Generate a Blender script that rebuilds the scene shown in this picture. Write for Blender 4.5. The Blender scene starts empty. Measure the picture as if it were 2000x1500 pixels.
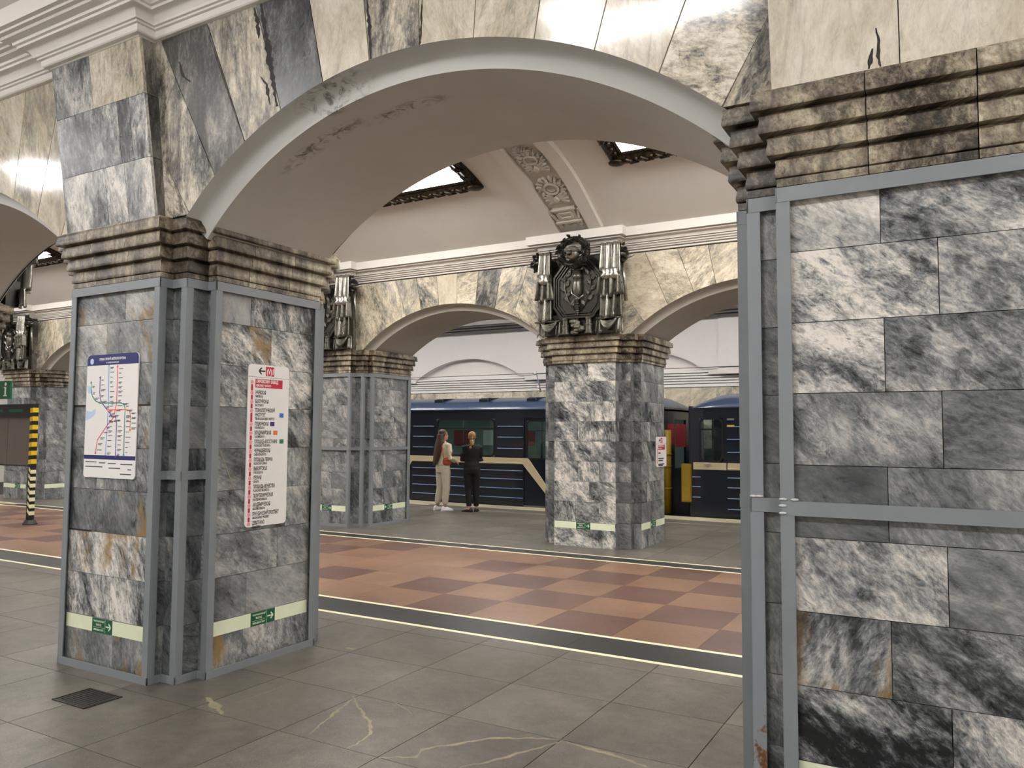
import bpy, bmesh, math, random
from mathutils import Vector, Matrix
PI = math.pi
SC = bpy.context.scene
COL = SC.collection
rnd = random.Random(7)

# ------------------------------------------------------------------ camera
cam_d = bpy.data.cameras.new('camera'); cam = bpy.data.objects.new('camera', cam_d); COL.objects.link(cam)
CY, CP, CR = -0.5202, 0.0615, 0.006            # yaw, pitch, roll
fw = Vector((math.sin(CY)*math.cos(CP), math.cos(CY)*math.cos(CP), math.sin(CP)))
rt = Vector((math.cos(CY), -math.sin(CY), 0)); up = rt.cross(fw)
r2 = rt*math.cos(CR) + up*math.sin(CR); u2 = up*math.cos(CR) - rt*math.sin(CR)
cam.matrix_world = Matrix(((r2.x, u2.x, -fw.x, 4.617), (r2.y, u2.y, -fw.y, -3.329), (r2.z, u2.z, -fw.z, 1.65), (0, 0, 0, 1)))
cam_d.sensor_width = 36; cam_d.lens = 1532.694*36/2000; cam_d.clip_start = 0.05; cam_d.clip_end = 200
SC.camera = cam

# ------------------------------------------------------------------ world and exposure
w = bpy.data.worlds.new('world'); SC.world = w; w.use_nodes = True
w.node_tree.nodes['Background'].inputs[0].default_value = (0.5, 0.48, 0.46, 1)
w.node_tree.nodes['Background'].inputs[1].default_value = 0.02
SC.view_settings.view_transform = 'Standard'; SC.view_settings.look = 'None'
SC.view_settings.gamma = 1; SC.view_settings.use_curve_mapping = False
SC.view_settings.exposure = 0.22
HALL_LIGHT = 15.5        # luminous ceiling coffers of the hall
FILL_LIGHT = 66.0; PEND_LIGHT = 38.0       # added fill lamps above the near track; pendants of the near platform
FAR_LIGHT = 78.0        # ceiling lamps of the far platform

# ------------------------------------------------------------------ helpers
def lin(c):
    if isinstance(c, str): c = tuple(int(c[i:i+2], 16)/255 for i in (0, 2, 4))
    return tuple(x/12.92 if x <= .04045 else ((x+.055)/1.055)**2.4 for x in c)

class Nt:
    """small node-graph builder"""
    def __init__(s, name):
        s.m = bpy.data.materials.new(name); s.m.use_nodes = True
        s.t = s.m.node_tree; s.t.nodes.clear()
        s.out = s.t.nodes.new('ShaderNodeOutputMaterial')
    def n(s, typ, **props):
        nd = s.t.nodes.new(typ)
        for k, v in props.items(): setattr(nd, k, v)
        return nd
    def put(s, sock, v):
        if v is None: return
        if hasattr(v, 'is_output'): s.t.links.new(v, sock)
        else:
            if isinstance(v, (tuple, list)) and sock.type == 'RGBA' and len(v) == 3: v = (*v, 1)
            sock.default_value = v
    def math(s, op, a, b=None, c=None, clamp=False):
        nd = s.n('ShaderNodeMath', operation=op, use_clamp=clamp)
        s.put(nd.inputs[0], a); s.put(nd.inputs[1], b)
        if c is not None: s.put(nd.inputs[2], c)
        return nd.outputs[0]
    def mix(s, f, a, b, blend='MIX'):
        nd = s.n('ShaderNodeMix', data_type='RGBA', blend_type=blend)
        s.put(nd.inputs[0], f); s.put(nd.inputs[6], a); s.put(nd.inputs[7], b)
        return nd.outputs[2]
    def noise(s, v, scale, detail=4, rough=.55, dist=0.0):
        nd = s.n('ShaderNodeTexNoise')
        s.put(nd.inputs['Vector'], v); s.put(nd.inputs['Scale'], scale); s.put(nd.inputs['Detail'], detail)
        s.put(nd.inputs['Roughness'], rough); s.put(nd.inputs['Distortion'], dist)
        return nd.outputs['Fac']
    def ramp(s, f, stops):
        nd = s.n('ShaderNodeValToRGB'); cr = nd.color_ramp
        while len(cr.elements) < len(stops): cr.elements.new(0.5)
        for e, (p, c) in zip(cr.elements, stops):
            e.position = p; c = (c, c, c) if isinstance(c, (int, float)) else c; e.color = (*c, 1)
        s.put(nd.inputs[0], f); return nd.outputs[0]
    def sep(s, v):
        nd = s.n('ShaderNodeSeparateXYZ'); s.put(nd.inputs[0], v); return nd.outputs
    def comb(s, x, y, z):
        nd = s.n('ShaderNodeCombineXYZ'); s.put(nd.inputs[0], x); s.put(nd.inputs[1], y); s.put(nd.inputs[2], z); return nd.outputs[0]
    def mr(s, v, a, b, c, d):
        nd = s.n('ShaderNodeMapRange'); s.put(nd.inputs[0], v)
        for i, x in enumerate((a, b, c, d)): s.put(nd.inputs[i+1], x)
        return nd.outputs[0]
    def pos(s): return s.n('ShaderNodeNewGeometry').outputs['Position']
    def info(s): return s.n('ShaderNodeObjectInfo')
    def bump(s, h, strength=.3, dist=.01):
        nd = s.n('ShaderNodeBump'); s.put(nd.inputs['Strength'], strength); s.put(nd.inputs['Distance'], dist); s.put(nd.inputs['Height'], h)
        return nd.outputs[0]
    def bsdf(s, col, rough=.5, metal=0, normal=None, spec=.5, coat=0, **kw):
        b = s.n('ShaderNodeBsdfPrincipled')
        s.put(b.inputs['Base Color'], col); s.put(b.inputs['Roughness'], rough); s.put(b.inputs['Metallic'], metal)
        s.put(b.inputs['Specular IOR Level'], spec); s.put(b.inputs['Coat Weight'], coat)
        if normal is not None: s.put(b.inputs['Normal'], normal)
        for k, v in kw.items(): s.put(b.inputs[k], v)
        s.t.links.new(b.outputs[0], s.out.inputs[0]); return s.m

MATS = {}
def plain(name, c, rough=.5, metal=0, var=.06, scale=9, bump=0, spec=.5, coat=0):
    g = Nt(name); c = lin(c); p = g.pos()
    f = g.noise(p, scale, 4, .6)
    col = g.mix(f, tuple(x*(1-var*2) for x in c), tuple(min(1, x*(1+var*2)) for x in c))
    nm = g.bump(g.noise(p, scale*8, 3), .25, bump) if bump else None
    MATS[name] = g.bsdf(col, rough, metal, nm, spec, coat); return MATS[name]

def emis(name, c, strength):
    g = Nt(name); e = g.n('ShaderNodeEmission'); g.put(e.inputs[0], (*lin(c), 1)); g.put(e.inputs[1], strength)
    g.t.links.new(e.outputs[0], g.out.inputs[0]); MATS[name] = g.m; return g.m

def marble(name, stops, stain=0.0, grime=0.0, rough=.3, stretch=2.1, scale=1.0, vein=.6):
    """polished stone; the object colour carries lightness, vein angle, seed and contrast of each slab"""
    g = Nt(name); P = g.sep(g.pos()); inf = g.info()
    cs = g.n('ShaderNodeSeparateColor'); g.t.links.new(inf.outputs['Color'], cs.inputs[0])
    L, A, S, K = cs.outputs[0], cs.outputs[1], cs.outputs[2], inf.outputs['Alpha']
    u = g.math('ADD', P[0], P[1]); v = P[2]; off = g.math('MULTIPLY', S, 61.0)
    vec = g.comb(u, v, off)
    rot = g.n('ShaderNodeVectorRotate', rotation_type='AXIS_ANGLE')
    g.put(rot.inputs['Vector'], vec); rot.inputs['Axis'].default_value = (0, 0, 1)
    g.put(rot.inputs['Angle'], g.math('MULTIPLY', A, PI))
    mp = g.n('ShaderNodeMapping'); g.put(mp.inputs['Vector'], rot.outputs[0]); mp.inputs['Scale'].default_value = (1.0*scale, stretch*scale, 1)
    q = mp.outputs[0]
    big = g.noise(q, 1.5, 3, .5, .8)
    mid = g.noise(q, 5.5, 7, .70, .8)
    fin = g.noise(q, 22, 5, .75, .5)
    t = g.math('ADD', g.math('MULTIPLY', big, .65), g.math('MULTIPLY', mid, .55))
    t = g.math('ADD', t, g.math('MULTIPLY', fin, .48))
    t = g.math('SUBTRACT', t, .84)
    kk = g.math('MULTIPLY_ADD', K, 2.9, .35)
    t = g.math('MULTIPLY', t, kk)
    fl = g.mr(g.noise(q, 13, 5, .6, .5), .60, .70, 0, 1)          # short dark flecks
    fl = g.math('MULTIPLY', g.math('MULTIPLY', fl, g.mr(big, .42, .58, .15, 1)), g.math('MULTIPLY', K, .42))
    t = g.math('SUBTRACT', t, fl)
    t = g.math('ADD', t, L, clamp=True)
    col = g.ramp(t, stops)
    # dark veins
    vn = g.math('ABSOLUTE', g.math('SUBTRACT', g.noise(q, 3.1, 5, .62, 2.2), .5))
    vm = g.math('MULTIPLY', g.mr(vn, .0, .03, 1, 0), g.mr(mid, .42, .6, 1, 0))
    vm = g.math('MULTIPLY', vm, g.math('MULTIPLY', K, vein), clamp=True)
    col = g.mix(vm, col, stops[0][1])
    lv = g.math('ABSOLUTE', g.math('SUBTRACT', g.noise(q, 4.3, 5, .65, 1.6), .5))
    lm = g.math('MULTIPLY', g.mr(lv, .0, .022, 1, 0), g.mr(big, .5, .62, 0, 1))
    col = g.mix(g.math('MULTIPLY', lm, g.math('MULTIPLY', K, .55), clamp=True), col, stops[-1][1])
    if stain:
        sv = g.comb(g.math('MULTIPLY', u, 5), g.math('MULTIPLY', v, 2.2), off)
        sm = g.mr(g.noise(sv, 1.0, 5, .6, .5), .53, .66, 0, stain)
        col = g.mix(sm, col, lin('96763c'), 'MIX')
    if grime:
        gv = g.comb(g.math('MULTIPLY', u, 9), g.math('MULTIPLY', v, .9), off)
        gm = g.mr(g.noise(gv, 1.0, 7, .7, .8), .60-.22*grime, .66, 0, grime)
        col = g.mix(gm, col, lin('332a20'), 'MIX')
    rg = g.math('MULTIPLY_ADD', mid, .2, rough-.1)
    nm = g.bump(mid, .05, .004)
    MATS[name] = g.bsdf(col, rg, 0, nm, .5); return MATS[name]

GREY = [(0, lin('1b1e20')), (.22, lin('484c4e')), (.45, lin('7b7f80')), (.68, lin('b1b0ac')), (1, lin('ebe6dc'))]
CREAM = [(0, lin('31312f')), (.2, lin('5d5b58')), (.42, lin('949088')), (.65, lin('c6bda8')), (1, lin('eee7d8'))]
YEL = [(0, lin('393b3b')), (.2, lin('6a6a66')), (.42, lin('a09b8c')), (.65, lin('cbc0a8')), (1, lin('eee5d0'))]
CAPC = [(0, lin('1e1a15')), (.2, lin('4a4134')), (.42, lin('867b69')), (.65, lin('b0a48a')), (1, lin('dcd4c0'))]
marble('marble_grey', GREY); marble('marble_rust', GREY, stain=.85)
marble('marble_cream', CREAM, grime=.25, stretch=2.2, rough=.11); marble('marble_dirty', CREAM, grime=.75, stretch=2.2, rough=.42)
marble('marble_yellow', YEL, grime=.12, stretch=2.2)
marble('capital_stone', CAPC, grime=.75, rough=.4, stretch=1.4, scale=1.6)
marble('capital_far', CAPC, grime=.45, rough=.4, stretch=1.4, scale=1.6)

def granite(name, a, b, speck, rough=.3, vein=None, fine=160, amt=.45):
    g = Nt(name); p = g.pos(); inf = g.info()
    cs = g.n('ShaderNodeSeparateColor'); g.t.links.new(inf.outputs['Color'], cs.inputs[0])
    P = g.sep(p); off = g.math('MULTIPLY', cs.outputs[2], 40)
    q = g.comb(P[0], P[1], off)
    col = g.mix(g.mr(g.math('MULTIPLY_ADD', g.noise(q, 9, 6, .7, .3), .5, g.math('MULTIPLY', g.noise(q, 1.6, 5, .65, .6), .5)), .33, .67, 0, 1), lin(a), lin(b))
    sp = g.noise(q, fine, 2, .6)
    col = g.mix(g.mr(sp, .55, .75, 0, amt), col, lin(speck))
    col = g.mix(g.mr(g.noise(q, fine*.7, 2, .6), .55, .78, 0, amt*.7), col, (.02, .02, .02))
    if vein:
        vn = g.math('ABSOLUTE', g.math('SUBTRACT', g.noise(q, .9, 6, .6, 1.4), .5))
        vm = g.math('MULTIPLY', g.mr(vn, .002, .014, .9, 0), g.mr(g.noise(q, 1.3, 2), .46, .56, 0, 1))
        vm = g.math('MULTIPLY', vm, cs.outputs[1])
        col = g.mix(vm, col, lin(vein))
    br = g.math('MULTIPLY_ADD', cs.outputs[0], .7, .65)
    cb = g.n('ShaderNodeCombineColor'); [g.put(cb.inputs[i], br) for i in range(3)]
    col = g.mix(1.0, col, cb.outputs[0], 'MULTIPLY')
    wear = g.noise(p, .8, 5, .65)
    wv = g.mr(wear, .3, .7, .78, 1.14); cw = g.n('ShaderNodeCombineColor'); [g.put(cw.inputs[i], wv) for i in range(3)]
    col = g.mix(1.0, col, cw.outputs[0], 'MULTIPLY')
    MATS[name] = g.bsdf(col, g.math('MULTIPLY_ADD', wear, .25, rough-.12), 0, None, .5)
granite('granite_grey', '4e4a44', '777067', 'a5a297', .36); granite('granite_vein', '7f7760', 'a0967a', 'bdb394', .45)
granite('granite_tan', '775a48', '8a6952', 'b08c6c', .34, fine=38, amt=.3)
granite('granite_red', '5a3f38', '684a41', '84635a', .34, fine=38, amt=.3)
granite('granite_dark', '1c1d1b', '282927', '4a4a46', .42)
granite('granite_strip', 'a89e84', 'b6ab90', 'c8bfa5', .4)
plain('tape', 'e9e2c0', .45, var=.05); plain('grout', '2c2a26', .8)

def plaster(name, c, dirt=.25, crack=None):
    g = Nt(name); p = g.pos(); c = lin(c)
    f = g.noise(p, .9, 6, .6, .3); f2 = g.noise(p, 6, 5, .6)
    col = g.mix(g.mr(f, .4, .75, 0, dirt), c, tuple(x*.72 for x in c))
    col = g.mix(g.mr(f2, .5, .9, 0, .12), col, tuple(x*.6 for x in c))
    if crack:
        P = g.sep(p)
        for (cx, cy, rx, ry) in crack:
            d = g.math('ADD', g.math('POWER', g.math('DIVIDE', g.math('SUBTRACT', P[0], cx), rx), 2.0), g.math('POWER', g.math('DIVIDE', g.math('SUBTRACT', P[1], cy), ry), 2.0))
            mk = g.mr(d, .2, 1, 1, 0)
            fl = g.mr(g.noise(p, 11, 9, .72, .9), .47, .6, 0, 1)
            col = g.mix(g.math('MULTIPLY', g.math('MULTIPLY', mk, fl), .75, clamp=True), col, lin('3d352a'))
    MATS[name] = g.bsdf(col, .75, 0, g.bump(f2, .12, .01), .3)
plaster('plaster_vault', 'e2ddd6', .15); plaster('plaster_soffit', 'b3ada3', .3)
plaster('plaster_cove', 'cfcfcb', .3, crack=[(1.45, .05, .32, .12)])
plaster('plaster_near', 'cfcac1', .3, crack=[(1.45, .05, .32, .12), (1.75, .38, .35, .07), (1.15, .30, .4, .08)])
plaster('plaster_white', 'e0dad6', .12); plaster('plaster_trim', 'f0ece6', .12)
plaster('plaster_relief', 'cdc7bd', .3)
plain('steel_grey', '80868a', .45, var=.08, scale=3, bump=.002, spec=.5)
g = Nt('steel_rust'); p = g.pos(); P = g.sep(p)
f = g.mr(g.math('ADD', g.noise(p, 14, 6, .65), g.mr(P[2], .3, .9, .12, -.18)), .58, .66, 0, 1)
MATS['steel_rust'] = g.bsdf(g.mix(f, lin('84898e'), lin('6b4523')), .5)
plain('weld', 'c9cbcb', .5, var=.1, scale=60, bump=.004)
g = Nt('bronze'); p = g.pos(); f = g.noise(p, 18, 6, .65)
MATS['bronze'] = g.bsdf(g.mix(f, lin('2c2b28'), lin('8c887e')), g.mr(f, .3, .7, .22, .4), .7, g.bump(f, .3, .01))
g = Nt('bronze_dark'); p = g.pos(); f = g.noise(p, 20, 5, .6)
MATS['bronze_dark'] = g.bsdf(g.mix(f, lin('1c1b18'), lin('4c4943')), .32, .6, g.bump(f, .25, .008))
g = Nt('bronze_brown'); p = g.pos(); f = g.noise(p, 25, 6, .65)
plain('panel_grey', '7a7066', .7); MATS['bronze_brown'] = g.bsdf(g.mix(g.mr(f, .45, .7, 0, 1), lin('120e0a'), lin('55432a')), .45, .5, g.bump(f, .4, .01))
g = Nt('bronze_bright'); p = g.pos(); f = g.noise(p, 14, 5, .6)
MATS['bronze_bright'] = g.bsdf(g.mix(f, lin('5a5954'), lin('d8d5cc')), .26, .75, g.bump(f, .2, .01))

def mk(name, vs, fs, mat, parent=None, smooth=False, loc=None, color=None, recalc=True, mesh=None):
    if mesh is None:
        mesh = bpy.data.meshes.new(name); mesh.from_pydata([tuple(v) for v in vs], [], fs)
        if recalc:
            bm = bmesh.new(); bm.from_mesh(mesh); bmesh.ops.recalc_face_normals(bm, faces=bm.faces); bm.to_mesh(mesh); bm.free()
        if smooth: mesh.polygons.foreach_set('use_smooth', [True]*len(mesh.polygons))
        for m in (mat if isinstance(mat, (list, tuple)) else [mat]): mesh.materials.append(MATS[m])
    o = bpy.data.objects.new(name, mesh); COL.objects.link(o)
    if parent is not None: o.parent = parent
    if loc is not None: o.location = loc
    if color is not None: o.color = color
    return o

class MB:
    """collects primitive shapes into one mesh"""
    def __init__(s): s.v = []; s.f = []; s.mi = []; s.cur = 0
    def add(s, vs, fs):
        b = len(s.v); s.v += [tuple(v) for v in vs]; s.f += [tuple(b+i for i in f) for f in fs]; s.mi += [s.cur]*len(fs); return s
    def box(s, x0, x1, y0, y1, z0, z1):
        return s.add([(x0,y0,z0),(x1,y0,z0),(x1,y1,z0),(x0,y1,z0),(x0,y0,z1),(x1,y0,z1),(x1,y1,z1),(x0,y1,z1)],
                     [(0,3,2,1),(4,5,6,7),(0,1,5,4),(1,2,6,5),(2,3,7,6),(3,0,4,7)])
    def rings(s, rings, closed=True, cap=True):
        n = len(rings[0]); vs = [p for r in rings for p in r]; fs = []
        for i in range(len(rings)-1):
            for j in range(n if closed else n-1):
                k = (j+1) % n; fs.append((i*n+j, i*n+k, (i+1)*n+k, (i+1)*n+j))
        if cap and closed: fs.append(tuple(range(n-1, -1, -1))); fs.append(tuple((len(rings)-1)*n+j for j in range(n)))
        return s.add(vs, fs)
    def tube(s, pts, rad, n=8, flat=1.0):
        pts = [Vector(p) for p in pts]; rr = rad if isinstance(rad, (list, tuple)) else [rad]*len(pts); R = []
        for i, p in enumerate(pts):
            d = (pts[min(i+1, len(pts)-1)]-pts[max(i-1, 0)]).normalized()
            a = d.cross(Vector((0, 0, 1))) if abs(d.z) < .95 else d.cross(Vector((1, 0, 0)))
            a.normalize(); b = d.cross(a)
            R.append([p+a*(rr[i]*math.cos(2*PI*k/n))+b*(rr[i]*flat*math.sin(2*PI*k/n)) for k in range(n)])
        return s.rings(R)
    def lathe(s, prof, n=16, c=(0, 0, 0), axis='z'):
        R = []
        for r, h in prof:
            ring = []
            for k in range(n):
                a = 2*PI*k/n; x, y = r*math.cos(a), r*math.sin(a)
                q = (x, y, h) if axis == 'z' else ((h, x, y) if axis == 'x' else (x, h, y))
                ring.append((c[0]+q[0], c[1]+q[1], c[2]+q[2]))
            R.append(ring)
        return s.rings(R)
    def ball(s, c, r, n=10, m=7):
        r = (r, r, r) if isinstance(r, (int, float)) else r; R = []
        for i in range(m+1):
            t = PI*(i+.02)/(m+.04); R.append([(c[0]+r[0]*math.sin(t)*math.cos(2*PI*k/n), c[1]+r[1]*math.sin(t)*math.sin(2*PI*k/n), c[2]-r[2]*math.cos(t)) for k in range(n)])
        return s.rings(R)
    def prism(s, poly, f):
        """poly: 2-D outline, f(p, side) -> 3-D for side 0 and 1"""
        n = len(poly); a = [f(p, 0) for p in poly]; b = [f(p, 1) for p in poly]
        return s.add(a+b, [tuple(range(n)), tuple(range(2*n-1, n-1, -1))]+[(i, i+n, (i+1) % n+n, (i+1) % n) for i in range(n)])
    def xf(s, M, start=0):
        for i in range(start, len(s.v)): s.v[i] = tuple(M @ Vector(s.v[i]))
        return s
    def obj(s, name, mat, parent=None, smooth=False, loc=None, color=None, recalc=True):
        o = mk(name, s.v, s.f, mat, parent, smooth, loc, color, recalc)
        if isinstance(mat, (list, tuple)): o.data.polygons.foreach_set('material_index', s.mi)
        return o

def autosmooth(o, ang=40):
    me = o.data; bm = bmesh.new(); bm.from_mesh(me)
    for f in bm.faces: f.smooth = True
    for e in bm.edges:
        if len(e.link_faces) == 2 and e.calc_face_angle(0) > math.radians(ang): e.smooth = False
    bm.to_mesh(me); bm.free(); return o

def tag(o, label=None, cat=None, group=None, kind=None):
    if label: o['label'] = label
    if cat: o['category'] = cat
    if group: o['group'] = group
    if kind: o['kind'] = kind
    return o
def thing(name, label, cat, loc=(0, 0, 0), rz=0, group=None):
    o = bpy.data.objects.new(name, None); COL.objects.link(o); o.empty_display_size = .1
    o.location = loc; o.rotation_euler = (0, 0, rz); return tag(o, label, cat, group)
def struct(o): o['kind'] = 'structure'; return o
def copy_tree(o, parent=None):
    c = o.copy(); COL.objects.link(c)
    if parent is not None: c.parent = parent
    for ch in list(o.children): copy_tree(ch, c)
    return c

BOXES = {}
def tile(name, x0, x1, y0, y1, z0, z1, mat, parent, color=None):
    """a box piece; alike pieces share one mesh"""
    d = tuple(round(abs(v), 4) for v in (x1-x0, y1-y0, z1-z0)); key = (name, mat)+d
    c = ((x0+x1)/2, (y0+y1)/2, (z0+z1)/2)
    if key in BOXES: return mk(name, 0, 0, mat, parent, loc=c, color=color, mesh=BOXES[key])
    a, b, h = (v/2 for v in d)
    o = MB().box(-a, a, -b, b, -h, h).obj(name, mat, parent, loc=c, color=color, recalc=False); BOXES[key] = o.data; return o

TXT = {}
def text_shape(s, bold):
    """outline of a line of lettering at size 1, cached"""
    if (s, bold) not in TXT:
        cu = bpy.data.curves.new('lettering', 'FONT'); cu.body = s; cu.size = 1; cu.offset = bold; cu.resolution_u = 2
        o = bpy.data.objects.new('lettering', cu); COL.objects.link(o)
        me = bpy.data.meshes.new_from_object(o.evaluated_get(bpy.context.evaluated_depsgraph_get()))
        TXT[(s, bold)] = ([(v.co.x, v.co.y) for v in me.vertices], [tuple(p.vertices) for p in me.polygons])
        bpy.data.objects.remove(o); bpy.data.curves.remove(cu); bpy.data.meshes.remove(me)
    return TXT[(s, bold)]
STATIONS = [('НАРВСКАЯ', 'NARVSKAYA', None), ('БАЛТИЙСКАЯ', 'BALTIYSKAYA', None), ('ТЕХНОЛОГИЧЕСКИЙ\nИНСТИТУТ', 'TEKHNOLOGICHESKIY INSTITUT', 'bx_blue'), ('ПУШКИНСКАЯ', 'PUSHKINSKAYA', 'bx_purple'), ('ВЛАДИМИРСКАЯ', 'VLADIMIRSKAYA', 'bx_orange'), ('ПЛОЩАДЬ ВОССТАНИЯ', "PLOSHCHAD' VOSSTANIYA", 'bx_green'), ('ЧЕРНЫШЕВСКАЯ', 'CHERNYSHEVSKAYA', None), ('ПЛОЩАДЬ ЛЕНИНА', "PLOSHCHAD' LENINA", None), ('ВЫБОРГСКАЯ', 'VYBORGSKAYA', None), ('ЛЕСНАЯ', 'LESNAYA', None), ('ПЛОЩАДЬ МУЖЕСТВА', "PLOSHCHAD' MUZHESTVA", None), ('ПОЛИТЕХНИЧЕСКАЯ', 'POLITEKHNICHESKAYA', None), ('АКАДЕМИЧЕСКАЯ', 'AKADEMICHESKAYA', None), ('ГРАЖДАНСКИЙ ПРОСПЕКТ', 'GRAZHDANSKIY PROSPEKT', None), ('ДЕВЯТКИНО', 'DEVYATKINO', None)]
for a_, b_, c_ in STATIONS:
    for q_ in a_.split('\n'): text_shape(q_, .034)
    text_shape(b_, .034)
for q_ in ('КИРОВСКИЙ ЗАВОД', 'KIROVSKY ZAVOD', '(V)1', 'СХЕМА ЛИНИЙ МЕТРОПОЛИТЕНА', 'ST. PETERSBURG METRO MAP', 'ЭВАКУАЦИОННЫЙ', 'ВЫХОД', 'EMERGENCY EXIT'): text_shape(q_, .034)
def text_mesh(mb, s, size, org, ux, uy, align='LEFT', sx=1.0, bold=.02):
    """add flat lettering to a mesh: org 3-D point, ux / uy unit vectors of the line and of up"""
    vs, fs = text_shape(s, .034); wd = max(v[0] for v in vs); sh = wd/2 if align == 'CENTER' else 0
    org = Vector(org); ux = Vector(ux); uy = Vector(uy)
    mb.add([org+ux*((x-sh)*sx*size)+uy*(y*size) for x, y in vs], fs)
    return wd*sx*size

def offset(poly, o):
    n = len(poly); r = []
    for i in range(n):
        p0, p, p1 = poly[i-1], poly[i], poly[(i+1) % n]
        def nrm(a, b):
            dx, dy = b[0]-a[0], b[1]-a[1]; l = math.hypot(dx, dy); return (dy/l, -dx/l)
        a, b = nrm(p0, p), nrm(p, p1)
        if abs(a[0]*b[0]+a[1]*b[1]) > .99: r.append((p[0]+a[0]*o, p[1]+a[1]*o))
        else: r.append((p[0]+(a[0]+b[0])*o, p[1]+(a[1]+b[1])*o))
    return r

S = 4.963                      # bay length
NX, FX = -.497, -.159          # a pillar centre of the near and of the far arcade
FY = 7.105                     # hall face of the far arcade
ZT, ZC = 2.671, 3.07           # top of the shafts, top of the capitals
ZK = 4.235                     # underside of the cornices
VC = 4.3225                    # crown line of the hall vault
X0, X1 = -22.0, 9.0
SC.cycles.use_denoising = True; SC.cycles.use_adaptive_sampling = True; SC.cycles.adaptive_threshold = .04; SC.cycles.max_bounces = 6; SC.cycles.diffuse_bounces = 4; SC.cycles.glossy_bounces = 2; SC.cycles.transmission_bounces = 3; SC.cycles.sample_clamp_indirect = 6

# ------------------------------------------------------------------ floors
VEINS = [([(1.297, 0.522), (1.363, 0.304), (1.481, -0.061)], 0.014), ([(1.277, 0.529), (1.403, 0.417), (1.663, 0.232), (1.767, 0.108), (1.798, -0.045), (1.789, -0.111)], 0.016), ([(2.712, 0.567), (2.555, 0.503), (2.347, 0.38), (2.309, 0.314), (2.134, 0.086), (2.171, -0.01), (2.009, -0.111)], 0.018), ([(2.717, 0.556), (2.629, 0.366), (2.51, 0.115), (2.427, -0.003)], 0.014), ([(2.735, 0.553), (2.911, 0.533), (3.065, 0.52), (3.228, 0.467)], 0.022), ([(1.554, 0.58), (1.723, 0.501), (1.778, 0.465)], 0.006), ([(0.493, 1.342), (0.539, 1.341), (0.574, 1.362)], 0.035), ([(0.509, 0.052), (0.674, -0.017), (0.833, -0.098)], 0.036), ([(0.747, 0.081), (0.755, 0.257), (0.756, 0.546)], 0.006)]
def stone(l=.5, spread=.12): return (max(0, min(1, l+rnd.uniform(-spread, spread))), rnd.random(), rnd.random(), 1)
def floor_part(name, y0, y1, z0=-.25):
    return struct(MB().box(X0, X1, y0, y1, z0, -.03).obj(name, 'grout'))
GAP = .0025
fl_near = floor_part('floor', -3.4, 2.165); fl_hall = floor_part('floor', 2.165, 6.537); fl_far = floor_part('floor', 6.537, 12.05)
# near platform: granite slabs of about .70 m in rows
XS = [2.0+.70*k for k in range(-26, 10)]
rows = [-3.4, -2.87, -2.18, -1.49, -.80, -.112, .567, 1.258, 1.95, 2.165]
for r in range(len(rows)-1):
    for k in range(len(XS)-1):
        if XS[k+1] < -15: continue
        sh = .35 if (r in (2,)) else 0
        v = (.5, .5, rnd.random(), 1)
        l = rnd.choice([.34, .42, .48, .52, .58, .62])
        near_vein = 1.0 if (r, k) in ((5, 26), (4, 26), (4, 25), (5, 25), (6, 24), (4, 27), (3, 27), (4, 24)) else (.35 if rnd.random() < .25 else 0)
        if (r, k) in ((5, 23), (7, 23), (4, 23)): l = .3
        tile('floor_slab', XS[k]+sh+GAP, XS[k+1]+sh-GAP, rows[r]+GAP, rows[r+1]-GAP, -.04, 0, 'granite_grey', fl_near, (l, near_vein, rnd.random(), 1))
# hall: red granite chequer between dark bands edged with pale tape
for r in range(5):
    for k in range(-20, 12):
        x = .69+.705*k; y = 2.70+.69*r
        if x < -15: continue
        dark = (k+r) % 2 == 1 and (rnd.random() < .84 or k > -3)
        tile('floor_tile', x+.001, x+.704, y+.001, y+.689, -.04, 0, 'granite_red' if dark else 'granite_tan', fl_hall, (rnd.uniform(.42, .62), 0, rnd.random(), 1))
for k in range(-21, 12):
    x = .5+.705*k*2
    if x < -15 or x > 8: continue
    tile('border_slab', x+.001, x+1.409, 2.215, 2.65, -.04, 0, 'granite_dark', fl_hall, stone())
    tile('border_slab', x+.001, x+1.409, 6.20, 6.49, -.04, 0, 'granite_dark', fl_hall, stone())
for y0, y1 in ((2.165, 2.215), (2.65, 2.70), (6.15, 6.20), (6.49, 6.537)):
    tile('border_tape', X0, X1, y0, y1, -.04, .0008, 'tape', fl_hall)
# far platform
rows = [6.537, 7.23, 7.92, 8.61, 9.30, 9.99, 10.68, 11.42]
for r in range(len(rows)-1):
    for k in range(-24, 6):
        x = .25+.70*k
        tile('floor_slab', x+GAP, x+.70-GAP, rows[r]+GAP, rows[r+1]-GAP, -.04, 0, 'granite_grey', fl_far, (rnd.choice([.4, .46, .5, .52]), .2 if rnd.random() < .15 else 0, rnd.random(), 1))
for k in range(-9, 6):
    tile('edge_slab', k*1.5, k*1.5+1.498, 11.42, 12.05, -.08, .001, 'granite_strip', fl_far, stone())
tile('border_tape', X0, X1, 10.86, 10.885, -.02, .001, 'granite_strip', fl_far, (.6, 0, .3, 1))
tile('border_tape', -8.6, -5.95, 11.30, 11.38, -.02, .0015, 'tape', fl_far)
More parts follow.
